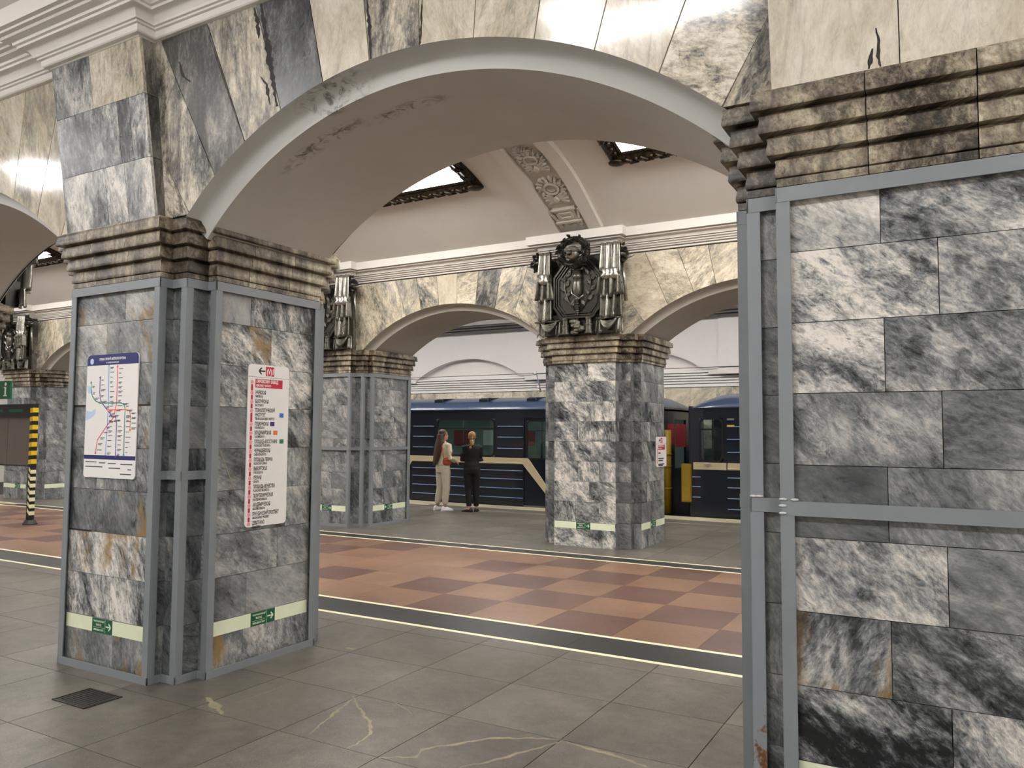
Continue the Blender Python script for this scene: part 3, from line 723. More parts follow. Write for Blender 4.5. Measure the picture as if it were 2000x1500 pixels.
def make_pillar(label, cx, y0, half, framed, mid, tone, capmat, seed, special=None, group='marble pillars of the arcades'):
    R = random.Random(seed)
    t = thing('pillar', label, 'pillar', (cx, y0, 0), 0, group)
    poly = half+[(-x, y) for x, y in reversed(half)]; n = len(poly)
    mar = offset(poly, -.03); core = offset(poly, -.052)
    MB().prism(core, lambda p, k: (p[0], p[1], ZT+.02 if k else 0)).obj('core', 'grout', t)
    for i in range(n):
        a, b = mar[i], mar[(i+1) % n]; L = math.hypot(b[0]-a[0], b[1]-a[1]); d = ((b[0]-a[0])/L, (b[1]-a[1])/L); nr = (d[1], -d[0])
        alongx = abs(d[0]) > .5; ta = tb = 0
        if not alongx:
            if convex(poly, i): ta = .0201
            if convex(poly, (i+1) % n): tb = .0201
        for r in range(len(COURSES)-1):
            z0, z1 = COURSES[r]+.0015, COURSES[r+1]-.0015
            if L > .7:
                s = (.36 if r % 2 else .60)*L+R.uniform(-.04, .04)
                if special and (i, r, 's') in special: s = special[(i, r, 's')]
                cuts = [ta, s, L-tb]
                if R.random() < .3: cuts = [ta, s, s+(L-s)*R.uniform(.4, .6), L-tb] if s < L/2 else [ta, s*R.uniform(.4, .6), s, L-tb]
                if special and (i, r, 's') in special: cuts = [ta, s, L-tb]
            else: cuts = [ta, L-tb]
            for q in range(len(cuts)-1):
                u0, u1 = cuts[q]+(.0015 if q else 0), cuts[q+1]-(.0015 if q < len(cuts)-2 else 0)
                x = sorted((a[0]+d[0]*u0, a[0]+d[0]*u1, a[0]+d[0]*u0-nr[0]*.02, a[0]+d[0]*u1-nr[0]*.02)); y = sorted((a[1]+d[1]*u0, a[1]+d[1]*u1, a[1]+d[1]*u0-nr[1]*.02, a[1]+d[1]*u1-nr[1]*.02))
                l, kk = tone(i, r, q, L, R); ang = R.choice([.12, .18, .22, .25, .3, .35, .45]) ; m = 'marble_grey'; col = (l, ang, R.random(), kk)
                if special and (i, r, q) in special:
                    sp = special[(i, r, q)]; col = sp[:4]; m = sp[4] if len(sp) > 4 else m
                tile('marble_slab', x[0], x[-1], y[0], y[-1], z0, z1, m, t, col)
    # capital: mitred moulded blocks
    cap = MB().prism(offset(poly, -.05), lambda p, k: (p[0], p[1], ZC if k else ZT)).obj('capital', 'grout', t)
    offs = [offset(poly, o) for o, z in CPROF]
    for i in range(n):
        j = (i+1) % n; a, b = poly[i], poly[j]; L = math.hypot(b[0]-a[0], b[1]-a[1]); d = ((b[0]-a[0])/L, (b[1]-a[1])/L)
        cuts = [None, None] if L < .7 else [None, L*R.uniform(.27, .36), L*R.uniform(.64, .74), None]
        for q in range(len(cuts)-1):
            ra, rb = [], []
            for k, (o, z) in enumerate(CPROF):
                for cut, ring, v, sg in ((cuts[q], ra, offs[k][i], 1), (cuts[q+1], rb, offs[k][j], -1)):
                    if cut is None: ring.append((v[0], v[1], z))
                    else:
                        base = offs[k][i]; s0 = (base[0]-a[0])*d[0]+(base[1]-a[1])*d[1]
                        f = cut-s0+sg*.002; ring.append((base[0]+d[0]*f, base[1]+d[1]*f, z))
            dk = R.uniform(.32, .56)
            autosmooth(MB().rings([ra, rb], closed=True, cap=True).obj('capital_block', capmat, cap, color=(dk if L > .3 else dk-.12, R.uniform(.3, .6), R.random(), R.uniform(.4, .8))), 32)
    if framed:
        for i in range(n):
            if convex(poly, i):
                rusty = special and ('rust', i) in special
                frame_post(poly, i, 0, ZT-.002).obj('frame_post', 'steel_rust' if rusty else 'steel_grey', t)
        for i in range(n):
            a, b = poly[i], poly[(i+1) % n]; L = math.hypot(b[0]-a[0], b[1]-a[1]); d = ((b[0]-a[0])/L, (b[1]-a[1])/L); nr = (d[1], -d[0])
            rails = [(0, .05), (ZT-.062, ZT-.001)]+([(1.322, 1.38)] if (mid == 'all' or i in mid) else [])
            ea = .002 if convex(poly, i) else -.002; eb = .002 if convex(poly, (i+1) % n) else -.002
            for z0, z1 in rails:
                xs = [a[0]-d[0]*ea+nr[0]*o for o in (.002, -.006)]+[b[0]+d[0]*eb+nr[0]*o for o in (.002, -.006)]; ys = [a[1]-d[1]*ea+nr[1]*o for o in (.002, -.006)]+[b[1]+d[1]*eb+nr[1]*o for o in (.002, -.006)]
                tile('frame_rail', min(xs), max(xs), min(ys), max(ys), z0, z1, 'steel_grey', t)
    return t
# edge indices: front edge is the last one (left to right across the front), 4 is the reveal on the right
FRONT = 19
def tone_mid(i, r, q, L, R): return (R.uniform(.36, .54), R.uniform(.15, .6)) if L > .7 else (R.uniform(.32, .46), R.uniform(.15, .45))
def tone_light(i, r, q, L, R): return (R.uniform(.46, .64), R.uniform(.75, 1.0)) if L > .7 and i == FRONT else ((R.uniform(.40, .55), R.uniform(.3, .7)) if L > .7 else (R.uniform(.30, .44), R.uniform(.2, .6)))
RU = 'marble_rust'
spA = {(FRONT, 8, 's'): .56, (FRONT, 8, 0): (.46, .2, .11, .5, RU), (FRONT, 8, 1): (.5, .2, .31, .4, RU), (FRONT, 7, 's'): .36, (FRONT, 7, 0): (.56, .2, .51, .4), (FRONT, 7, 1): (.44, .3, .71, .3, RU),
       (FRONT, 6, 's'): .36, (FRONT, 6, 0): (.52, .2, .51, .4, RU), (FRONT, 6, 1): (.46, .3, .61, .4, RU), (FRONT, 5, 's'): .5, (FRONT, 5, 0): (.40, .2, .41, .4), (FRONT, 5, 1): (.46, .4, .43, .7, RU),
       (FRONT, 4, 's'): .3, (FRONT, 4, 0): (.38, .4, .18, .5), (FRONT, 4, 1): (.42, .4, .19, .6), (FRONT, 3, 's'): .32, (FRONT, 3, 0): (.30, .4, .28, .3), (FRONT, 3, 1): (.36, .4, .29, .4, RU),
       (FRONT, 2, 's'): .1, (FRONT, 2, 0): (.60, .37, .20, 1.0), (FRONT, 2, 1): (.62, .36, .22, 1.0, RU), (FRONT, 1, 's'): .5, (FRONT, 1, 0): (.60, .38, .62, 1.0), (FRONT, 1, 1): (.66, .38, .66, 1.0), (FRONT, 0, 's'): .55, (FRONT, 0, 0): (.44, .35, .9, .4, RU), (FRONT, 0, 1): (.46, .5, .3, .4, RU),
       (4, 8, 's'): .30, (4, 8, 0): (.52, .5, .4, .08), (4, 8, 1): (.42, .4, .7, .9), (4, 7, 's'): .5, (4, 7, 0): (.48, .2, .7, 1.0, RU), (4, 7, 1): (.48, .2, .72, 1.0), (4, 6, 's'): .4, (4, 6, 0): (.45, .22, .5, .8), (4, 6, 1): (.5, .2, .72, .9),
       (4, 0, 's'): .3, (4, 0, 0): (.55, .5, .3, .5, RU)}
spB = {(FRONT, 8, 's'): .36, (FRONT, 8, 0): (.66, .2, .27, .6), (FRONT, 8, 1): (.58, .16, .37, .9), (FRONT, 7, 's'): .556, (FRONT, 7, 0): (.60, .2, .61, 1.0), (FRONT, 7, 1): (.58, .2, .24, .8),
       (FRONT, 6, 's'): .365, (FRONT, 6, 0): (.62, .18, .47, 1.0), (FRONT, 6, 1): (.52, .22, .54, .75), (FRONT, 5, 's'): .556, (FRONT, 5, 0): (.36, .25, .35, .5), (FRONT, 5, 1): (.36, .1, .64, .4),
       (FRONT, 4, 's'): .365, (FRONT, 4, 0): (.31, .15, .75, .15), (FRONT, 4, 1): (.45, .28, .15, .4), (FRONT, 3, 's'): .56, (FRONT, 3, 0): (.64, .25, .84, .8), (FRONT, 3, 1): (.42, .1, .34, .3),
       (FRONT, 2, 's'): .365, (FRONT, 2, 0): (.48, .66, .94, .8, RU), (FRONT, 2, 1): (.34, .2, .14, .7), (FRONT, 1, 's'): .56, (FRONT, 1, 0): (.40, .2, .54, 1.0), (FRONT, 1, 1): (.48, .3, .44, 1.0), ('rust', 17): 1}
near_mid = {0, 1, 2, 3, 5, 6, 7, 8, 10, 11, 12, 13, 15, 16, 17, 18}
PA = make_pillar('grey marble pillar in a steel frame carrying the metro map and station list signs', NX, 0, HALF_N, True, near_mid, tone_mid, 'capital_stone', 11, spA)
PB = make_pillar('large grey and white marble pillar in a steel frame at the right edge', NX+S, 0, HALF_N, True, near_mid | {FRONT, 4}, tone_mid, 'capital_stone', 23, spB)
PL = make_pillar('framed marble pillar with only its capital corner showing at the left edge', NX-S, 0, HALF_N, True, near_mid, tone_mid, 'capital_far', 31)
PC = make_pillar('grey marble pillar in a steel frame left of the two women', FX-S, FY, HALF_F, True, 'all', tone_mid, 'capital_far', 45)
PD = make_pillar('unframed white veined marble pillar in front of the blue train', FX, FY, HALF_F, False, set(), tone_light, 'capital_far', 52)
PE = make_pillar('unframed marble pillar behind the information stand at far left', FX-3*S, FY, HALF_F, False, set(), tone_mid, 'capital_far', 63)
PF = make_pillar('unframed marble pillar hidden behind the large right pillar', FX+S, FY, HALF_F, False, set(), tone_mid, 'capital_far', 74)

# ------------------------------------------------------------------ luminous coffers in the hall vault
emis('hall_diffuser', 'fffaf4', HALL_LIGHT)
def coffer(cx, label):
    zt = 5.45
    t = thing('ceiling_light', label, 'ceiling light', (cx, VC, sv(VC)[1]), 0, 'square luminous coffers of the hall vault')
    zl = sv(VC+CL)[1]                                   # height of the vault at the opening edge
    def q(v): return (v[0], v[1], v[2]-t.location.z)
    # bronze frame follows the vault
    mb = MB(); F = .21
    def side(ax0, ay0, ax1, ay1, nx, ny, n=16):
        R = []
        for i in range(n+1):
            f = i/n; x, y = ax0+(ax1-ax0)*f, ay0+(ay1-ay0)*f
            ring = []
            for o, h in ((-.0, -.03), (-.0, .03), (.03, .045), (.06, .03), (.075, .05), (.13, .075), (.18, .06), (.21, .03), (.21, -.03)):
                k = o/F; xx = x+nx*o; yy = y+ny*o
                if nx == 0: xx = x*(1+o/CW)
                if ny == 0: yy = y*(1+o/CL)
                z = sv(VC+yy)[1]; ring.append((xx, yy, z-h-t.location.z))
            R.append(ring)
        return MB().rings(R)
    for a in ((-CW, CL, CW, CL, 0, 1), (-CW, -CL, CW, -CL, 0, -1), (-CW, -CL, -CW, CL, -1, 0), (CW, -CL, CW, CL, 1, 0)):
        fr = autosmooth(side(*a).obj('frame_side', 'bronze_brown', t), 35)
        # cast acanthus leaves along the frame
        lm = MB(); n = 13
        for i in range(n):
            f = (i+.5)/n; x, y = a[0]+(a[2]-a[0])*f+a[4]*.12, a[1]+(a[3]-a[1])*f+a[5]*.12
            z = sv(VC+y)[1]-.07-t.location.z; dx, dy = (a[2]-a[0])/abs((a[2]-a[0])+(a[3]-a[1])), (a[3]-a[1])/abs((a[2]-a[0])+(a[3]-a[1]))
            st = len(lm.v); sgn = 1 if i % 2 else -1
            lm.tube([(x-dx*.07-a[4]*.06, y-dy*.07-a[5]*.06, z), (x-dx*.02, y-dy*.02, z-.022), (x+dx*.06+a[4]*.07, y+dy*.06+a[5]*.07, z-.01)], [.012, .032, .01], 6)
            lm.ball((x+dx*.07-a[4]*.04, y+dy*.07-a[5]*.04, z-.006), .026, 6, 4)
        lm.obj('leaf_ornament', 'bronze_brown', fr, smooth=True)
    for sx in (-1, 1):
        for sy in (-1, 1): MB().ball((sx*(CW+.12), sy*(CL+.12), sv(VC+CL+.12)[1]-.075-t.location.z), (.11, .11, .03), 10, 6).obj('corner_boss', 'bronze_brown', t, smooth=True)
    # luminous reveals, white top and a hanging baffle with a central lamp
    z1 = zt-t.location.z; zs = lambda y: sv(VC+y)[1]-.03-t.location.z; I = .17
    for sx in (-1, 1):
        R = []
        for i in range(13):
            y = -CL+2*CL*i/12; yi = y*(CL-I)/CL
            R.append([(sx*CW, y, zs(y)), (sx*(CW+.015), y, zs(y)+.01), (sx*(CW-I+.015), yi, z1+.01), (sx*(CW-I), yi, z1)])
        MB().rings(R).obj('luminous_reveal', 'hall_diffuser', t)
        MB().rings([[(x, sx*CL, zs(CL)), (x, sx*(CL+.015), zs(CL)+.01), (x*(CW-I)/CW, sx*(CL-I+.015), z1+.01), (x*(CW-I)/CW, sx*(CL-I), z1)] for x in (-CW, CW)]).obj('luminous_reveal', 'hall_diffuser', t)
    MB().box(-CW+I-.02, CW-I+.02, -CL+I-.02, CL-I+.02, z1+.005, z1+.03).obj('top', 'panel_grey', t)
    bf = MB(); i0, i1, o0, o1 = .62, .72, .95, 1.08; zb = 5.40-t.location.z
    for (x0, x1, y0, y1) in ((-o0, -i0, -o1, o1), (i0, o0, -o1, o1), (-i0, i0, -o1, -i1), (-i0, i0, i1, o1)): bf.box(x0, x1, y0, y1, zb, zb+.02)
    bf.obj('baffle', 'panel_grey', t)
    MB().box(-i0, i0, -i1, i1, zb+.015, zb+.03).obj('lamp_panel', 'hall_diffuser', t)
    for sx in (-.78, .78): MB().tube([(sx, 0, zb+.02), (sx, 0, z1)], .01, 6).obj('hanger', 'steel_grey', t)
    return t
for c, lb in zip(CX, ('bronze framed ceiling light out of sight at the left end of the vault', 'bronze framed ceiling light farthest left along the hall vault', 'bronze framed ceiling light above the far left bay', 'bronze framed ceiling light left of the ornamental rib', 'bronze framed ceiling light right of the ornamental rib', 'bronze framed ceiling light hidden behind the right pillar')):
    coffer(c, lb)

# ------------------------------------------------------------------ platform tunnels
emis('fill_lamp', 'fffdfb', FILL_LIGHT); emis('pendant_lamp', 'fffdfb', PEND_LIGHT); emis('far_lamp', 'fffcf8', FAR_LIGHT)
def tunnel(mir, lampmat, group, where):
    """vault, track wall, cornice and lamps of one platform; mir maps the depth from the arcade wall to Y"""
    f = mir
    prof = [(.0, 4.60), (.5, 4.85), (1.2, 5.08), (2.0, 5.22), (2.8, 5.26), (3.6, 5.2), (4.4, 5.02), (5.1, 4.75), (5.55, 4.50)]
    R = [[(x, f(d), z) for d, z in prof] for x in (X0, X1)]
    struct(MB().rings(R, closed=False, cap=False).obj('ceiling', 'plaster_white', smooth=True, recalc=False))
    far = f(1) > 5
    if not far:  # long lamps added out of view to even the light on the near wall
        for c in NC:
            t = thing('ceiling_light', 'added unseen fill lamp above the near track', 'ceiling light', (c, f(4.3), 4.95), 0, 'added fill lamps above the near track')
            MB().box(-1.02, 1.02, -.14, .14, 0, .06).obj('housing', 'steel_grey', t); MB().box(-1.0, 1.0, -.12, .12, -.05, 0).obj('diffuser', lampmat, t)
    for x in ([c+dx for c in FC for dx in (-S/4, S/4)] if far else [1.95+3.93*k for k in range(-4, 2)]):
        if far:
            t = thing('ceiling_light', 'long ceiling lamp over the far platform', 'ceiling light', (x, f(2.5), 5.12), 0, group)
            MB().box(-.62, .62, -.12, .12, 0, .06).obj('housing', 'steel_grey', t); MB().box(-.6, .6, -.1, .1, -.05, 0).obj('diffuser', lampmat, t)
        else:
            t = thing('ceiling_light', 'square pendant lamp over the near platform', 'ceiling light', (x, f(2.5), 4.55), 0, group)
            MB().box(-.22, .22, -.18, .18, .03, .09).obj('housing', 'steel_grey', t); MB().box(-.2, .2, -.16, .16, -.03, .03).obj('diffuser', 'pendant_lamp', t)
            MB().tube([(0, 0, .09), (0, 0, .7)], .012, 6).obj('rod', 'steel_grey', t)
tunnel(lambda d: FY+1.62+d, 'far_lamp', 'lamps over the far platform', 'far')
tunnel(lambda d: -.1-d, 'fill_lamp', 'lamps over the near platform', 'near')
# far track wall: marble dado, white cornice, lunettes, upper cornice
YW = 15.25
wt = struct(MB().box(X0, X1, YW, YW+.2, -1.1, 4.9).obj('wall_track', 'plaster_white'))
for k in range(-20, 10):
    x = .2+k*.62
    tile('wall_slab', x+.002, x+.618, YW-.03, YW, 2.05, 2.77, 'marble_yellow', wt, (rnd.uniform(.55, .8), rnd.random(), rnd.random(), rnd.uniform(.2, .7)))
    tile('wall_slab', x+.31, x+.926, YW-.03, YW, 1.3, 2.046, 'marble_yellow', wt, (rnd.uniform(.5, .75), rnd.random(), rnd.random(), rnd.uniform(.2, .7)))
    tile('wall_slab', x+.002, x+.618, YW-.03, YW, .55, 1.296, 'marble_grey', wt, (rnd.uniform(.3, .5), rnd.random(), rnd.random(), rnd.uniform(.2, .7)))
ptr = [(.0, 2.765), (.06, 2.767)]
for k_ in range(5): ptr += [(.06+.02*k_, 2.79+.062*k_), (.065+.02*k_, 2.832+.062*k_), (-.02, 2.832+.062*k_), (-.02, 2.852+.062*k_)]
ptr += [(.17, 3.10), (.175, 3.15), (.05, 3.16), (0, 3.17)]
cornice('trim_4', [(X0, YW), (X1, YW)], ptr, 'plaster_trim')
def lunette(c):
    # white wall panel with a sunk segmental recess
    hw, z0, zt, top = 1.81, 3.10, 3.69, 4.45; n = 22; R = (hw*hw+(zt-z0)**2)/(2*(zt-z0)); zc = zt-R
    vs = []; fs = []
    for k in range(n+1):
        x = -hw+2*hw*k/n; z = zc+math.sqrt(R*R-x*x)
        vs += [(c+x, YW-.2, z), (c+x, YW-.2, top), (c+x, YW, z)]
    for k in range(n): b = 3*k; fs += [(b, b+3, b+4, b+1), (b, b+2, b+5, b+3)]
    m = MB().add(vs, fs)
    for a, b in ((-S/2, -hw), (hw, S/2)): m.box(c+a, c+b, YW-.2, YW, z0-.05, top)
    m.obj('lunette_panel', 'plaster_white', wt, recalc=False)
    # shallow pilaster band between the bays
    MB().box(c+S/2-.42, c+S/2+.42, YW-.26, YW, z0-.05, top).obj('band', 'plaster_white', wt)
for c in [-7.33+S*k for k in (-1, 0, 1, 2)]: lunette(c)
pu = [(.1, 4.33)]
for k_ in range(4): pu += [(.22+.03*k_, 4.345+.07*k_), (.22+.03*k_, 4.385+.07*k_), (.06, 4.385+.07*k_), (.06, 4.415+.07*k_)]
pu += [(.36, 4.63), (.37, 4.76), (.2, 4.80)]
cornice('trim_5', [(X0, YW), (X1, YW)], pu, 'plaster_trim')
# near track wall behind the viewer and tunnel ends
struct(MB().box(X0, X1, -7.0, -6.8, -1.1, 5.1).obj('wall_front', 'plaster_white'))
struct(MB().box(X1, X1+.2, -7, 15.4, -1.2, 5.9).obj('wall_right', 'plaster_white'))
struct(MB().box(X0-.2, X0, -7, 15.4, -1.2, 5.9).obj('wall_left', 'plaster_vault'))

# weld beads where the rails meet the posts of the right pillar
for (x, y, z) in ((-.485, -.004, 1.386), (-.44, -.004, 1.386), (-.625, .097, 1.386), (-.60, .097, 1.386), (-.487, -.004, 1.33), (-.487, -.004, 1.36)):
    MB().ball((x, y, z), (.018, .004, .006), 7, 4).obj('weld_bead', 'weld', PB, smooth=True)

# dark water stains and open joints on the near arcade wall
plain('stain_dark', '231d17', .6, var=.2, scale=30)
WSTAIN = [([(0.999, 4.23), (1.027, 4.034), (1.053, 3.815), (1.084, 3.602)], 0.035, 0), ([(0.937, 4.224), (0.96, 4.127), (0.962, 4.034)], 0.022, 0), ([(0.961, 3.804), (1.005, 3.749), (1.025, 3.623)], 0.02, 0), ([(0.525, 4.155), (0.649, 3.824), (0.762, 3.508)], 0.009, 0), ([(0.229, 4.062), (0.261, 3.956), (0.327, 3.909)], 0.02, 0), ([(1.81, 4.041), (1.82, 3.871), (1.817, 3.717)], 0.018, 0), ([(2.182, 3.943), (2.158, 3.721)], 0.01, 0), ([(4.366, 3.222), (4.375, 3.171), (4.37, 3.115), (4.379, 3.074)], 0.009, 1), ([(4.353, 3.148), (4.344, 3.105), (4.338, 3.074)], 0.012, 1)]
for pts, wd, pil in WSTAIN:
    full = []
    for (x0, y0), (x1, y1) in zip(pts, pts[1:]):
        n = max(3, int(math.hypot(x1-x0, y1-y0)/.018))
        full += [(x0+(x1-x0)*k/n, y0+(y1-y0)*k/n) for k in range(n)]
    full.append(pts[-1]); n = len(full); L, R_ = [], []
    yf = (lambda z: near_p(z)-.0006) if pil else (lambda z: near_f(z)-.0206)
    for i, (x, z) in enumerate(full):
        e = .35+.65*math.sin(PI*min(1, (i+.4)/n)); a, b = wd*rnd.uniform(.25, 1)*e, wd*rnd.uniform(.25, 1)*e
        L.append((x-a, yf(z), z)); R_.append((x+b, yf(z), z))
    mk('water_stain', L+R_, [(i, i+1, n+i+1, n+i) for i in range(n-1)], 'stain_dark', wall_near)
# ------------------------------------------------------------------ bronze emblem over the capitals (hall side)
def leafpoly(l, wd): return [(0, 0), (.3*l, .5*wd), (.65*l, .4*wd), (l, 0), (.65*l, -.4*wd), (.3*l, -.5*wd)]
def add_leaf(mb, u, y, z, l, wd, a, th=.02, tip=.0):
    c, s_ = math.cos(a), math.sin(a); n = []
    pts = leafpoly(l, wd); st = len(mb.v)
    vs = [(u+p[0]*c-p[1]*s_, y, z+p[0]*s_+p[1]*c) for p in pts]
    mid = [(u+t*l*c, y-th, z+t*l*s_) for t in (.25, .6)]
    mb.add(vs+mid, [(0, 1, 6), (1, 2, 7, 6), (2, 3, 7), (3, 4, 7), (4, 5, 6, 7), (5, 0, 6), (0, 5, 4, 3, 2, 1)])
def cloth(mb, u0, u1, z0, z1, y, folds, amp, ph=0, flare=0.0, n=22, m=8, th=.02):
    """hanging folded cloth as a closed shell"""
    F, B = [], []
    for j in range(m+1):
        f = j/m; z = z1+(z0-z1)*f; r, b = [], []
        for i in range(n+1):
            t = i/n; uu = u0+(u1-u0)*t; uu = (u0+u1)/2+(uu-(u0+u1)/2)*(1+flare*f)
            d = amp*(.6+.4*f)*math.sin(t*folds*2*PI+ph+f*.8); r.append((uu, y-d-amp, z+.02*math.sin(t*7+ph)*f)); b.append((uu, y-d-amp+th, z+.02*math.sin(t*7+ph)*f))
        F.append(r+b[::-1])
    mb.rings(F)
def make_emblem(label, loc, rz=0):
    t = thing('bronze_emblem', label, 'relief', loc, rz, 'bronze emblems over the capitals')
    t.scale = (1.12, 1.1, 1.0)
    oc = [(-.22, .24), (.22, .24), (.33, .40), (.33, .84), (.16, 1.07), (-.16, 1.07), (-.33, .84), (-.33, .40)]
    def sc(k, d=0): return [(x*k, (z-.65)*k+.65) for x, z in oc]
    MB().prism(sc(1), lambda p, k: (p[0], -.16 if k else 0, p[1])).obj('shield', 'bronze_dark', t)
    for a, b, d in ((1.03, .96, .20), (.93, .89, .185), (.85, .80, .18)):
        m = MB(); o, i_ = sc(a), sc(b)
        for k in range(8):
            l = (k+1) % 8; q = [o[k], o[l], i_[l], i_[k]]
            m.prism(q, lambda p, s_: (p[0], -d if s_ else -.15, p[1]))
        m.obj('shield_rim', 'bronze_dark', t)
    # pneumatic drill
    dr = MB(); y = -.19
    dr.lathe([(.05, .80), (.062, .81), (.062, .86), (.05, .87), (.045, .92), (.03, .93)], 14, (0, y, 0)); dr.lathe([(.03, .52), (.055, .58), (.062, .64), (.06, .74), (.052, .80)], 14, (0, y, 0))
    dr.lathe([(.022, .44), (.024, .50), (.034, .53)], 12, (0, y, 0)); dr.tube([(.0, y, .93), (-.075, y, .94), (-.085, y, 1.0), (.0, y-.01, 1.015), (.085, y, 1.0), (.075, y, .94), (0, y, .93)], .013, 7)
    dr.obj('drill', 'bronze', t, smooth=True)
    sp = MB()
    for k in range(7): sp.lathe([(.028, -.006), (.036, 0), (.028, .006)], 12, (0, y, .28+.026*k))
    sp.lathe([(.012, .16), (.016, .46)], 10, (0, y, 0)); sp.obj('drill_spring', 'bronze', t, smooth=True)
    MB().tube([(-.07, y-.04, .66), (-.05, y-.05, .58), (.05, y-.06, .5), (.11, y-.05, .55)], .012, 7).obj('hose', 'bronze_bright', t, smooth=True)
    for sg in (-1, 1):
        br = MB(); br.tube([(sg*.04, -.17, .34), (sg*.14, -.18, .5), (sg*.19, -.18, .68), (sg*.17, -.18, .86)], .008, 6); br.obj('branch', 'bronze', t, smooth=True)
        for k in range(7):
            f = k/6; lm = MB(); add_leaf(lm, sg*(.10+.08*math.sin(f*2.4)), -.175, .40+.44*f, .13, .06, (PI/2-sg*(.75 if k % 2 else -.5)), .03); lm.obj('leaf', 'bronze_bright', t)
    # wreath with miner's helmet
    wr = MB(); wr.tube([(.19*math.cos(2*PI*k/24), -.30, 1.17+.19*math.sin(2*PI*k/24)) for k in range(25)], .045, 8); w_ = wr.obj('wreath', 'bronze_dark', t, smooth=True)
    lv = MB()
    for k in range(64):
        a = 2*PI*k/32+rnd.uniform(-.1, .1); r = rnd.uniform(.14, .23); add_leaf(lv, r*math.cos(a), -.32-rnd.uniform(0, .05), 1.17+r*math.sin(a), rnd.uniform(.06, .1), .045, a+PI/2+rnd.uniform(-.9, .9), .025)
    tag(lv.obj('wreath_leaves', 'bronze_dark', w_), kind='stuff')
    hm = MB(); hm.ball((0, -.33, 1.15), (.095, .09, .10), 16, 10); hm.obj('helmet', 'bronze_bright', t, smooth=True)
    hb = MB(); hb.lathe([(.09, -.01), (.125, -.005), (.12, .012), (.09, .015)], 18, (0, -.325, 1.155)); hb.obj('helmet_brim', 'bronze', t, smooth=True)
    hl = MB(); hl.lathe([(.034, 0), (.04, -.02), (.03, -.05), (.015, -.052)], 12, (-.01, -.40, 1.13), 'y'); hl.obj('helmet_lamp', 'bronze_dark', t, smooth=True)
    for k in range(5): MB().tube([(.02*(k-2), -.41+abs(k-2)*.008, 1.17), (.022*(k-2), -.38+abs(k-2)*.01, 1.21), (.016*(k-2), -.345, 1.245)], .007, 5).obj('helmet_ridge', 'bronze_bright', t, smooth=True)
    # banners on both sides
    for sg, us in ((-1, (-.46,)), (1, (.42, .53))):
        for q, u in enumerate(us):
            m = MB(); cloth(m, u-.075, u+.075, .86 if q == 0 else .78, 1.22 if sg < 0 else 1.27, -.20, 2.0, .035, q, .2); m.obj('banner', 'bronze_bright', t, smooth=True)
            m = MB(); m.lathe([(.05, .74), (.085, .79), (.06, .83), (.085, .88), (.05, .9)], 10, (u, -.22, 0)); m.obj('banner_knot', 'bronze_bright', t, smooth=True)
            m = MB(); cloth(m, u-.09, u+.095, .50, .80, -.20, 2.5, .04, 1.3+q, .35); m.obj('banner', 'bronze', t, smooth=True)
            m = MB(); cloth(m, u-.07, u+.09, .20, .54, -.17, 1.7, .05, 2.2+q, .3); m.obj('banner', 'bronze_bright' if q == 0 else 'bronze', t, smooth=True)
        MB().tube([(sg*.40, -.06, .2), (sg*.43, -.07, .8), (sg*.45, -.08, 1.3)], .018, 8).obj('banner_pole', 'bronze_dark', t, smooth=True)
        MB().tube([(sg*.62, -.06, .45), (sg*.60, -.08, .8), (sg*.58, -.08, 1.02)], [.022, .026, .018], 8).obj('trumpet', 'bronze_bright', t, smooth=True)
        m = MB(); m.lathe([(.03, .06), (.10, .02), (.115, -.03), (.07, -.08), (.03, -.1)], 14, (sg*.57, -.1, 1.10), 'y'); m.obj('rosette', 'bronze_dark', t, smooth=True)
        m = MB()
        for k in range(26): a = 2.4*k; rr_ = .018*math.sqrt(k); add_leaf(m, sg*.57+rr_*math.cos(a), -.2+.3*rr_, 1.10+1.5*rr_*math.sin(a), .06, .05, a+rnd.uniform(-1, 1), .03)
        tag(m.obj('rosette_leaves', 'bronze_dark', t), kind='stuff')
        MB().tube([(sg*.58, -.12, 1.05), (sg*.70, -.14, 1.06), (sg*.77, -.14, 1.07)], [.03, .022, .004], 8).obj('spear_tip', 'bronze_bright', t, smooth=True)
        # draped cloth over a rod
        MB().tube([(sg*.26, -.18, .205), (sg*.62, -.18, .205)], .014, 8).obj('rod', 'bronze', t, smooth=True)
        m = MB()
        R = []
        for i in range(15):
            f = i/14; uu = sg*(.29+.26*f); sag = .17*math.sin(PI*f)
            R.append([(uu, -.16-.05*math.sin(PI*f)-.02*(j % 2), .21-sag*(.25+.75*j/6)) for j in range(7)]+[(uu, -.12, .21-sag*(.25+.75*j/6)) for j in range(6, -1, -1)])
        m.rings(R); m.obj('drape', 'bronze', t, smooth=True)
        for u in (.285, .56): m = MB(); cloth(m, sg*u-.035, sg*u+.035, .0, .22, -.13, 1.2, .02, u*9, .5); m.obj('drape_tail', 'bronze_bright', t, smooth=True)
        # miner's lantern
        m = MB(); x = sg*.165; m.lathe([(.055, 0), (.055, .025), (.042, .03), (.042, .11), (.05, .115), (.05, .13), (.036, .135), (.036, .2), (.045, .205), (.03, .235), (.012, .25)], 12, (x, -.2, 0)); m.obj('lantern', 'bronze', t, smooth=False)
        MB().tube([(x-.025, -.2, .24), (x, -.2, .285), (x+.025, -.2, .24)], .006, 6).obj('lantern_ring', 'bronze', t, smooth=True)
    for k in range(7):
        m = MB(); m.ball((rnd.uniform(-.08, .08), -.17-.015*k % .05, .03+.025*k), (rnd.uniform(.04, .07), .05, rnd.uniform(.03, .05)), 5, 3); m.obj('rock', 'bronze', t)
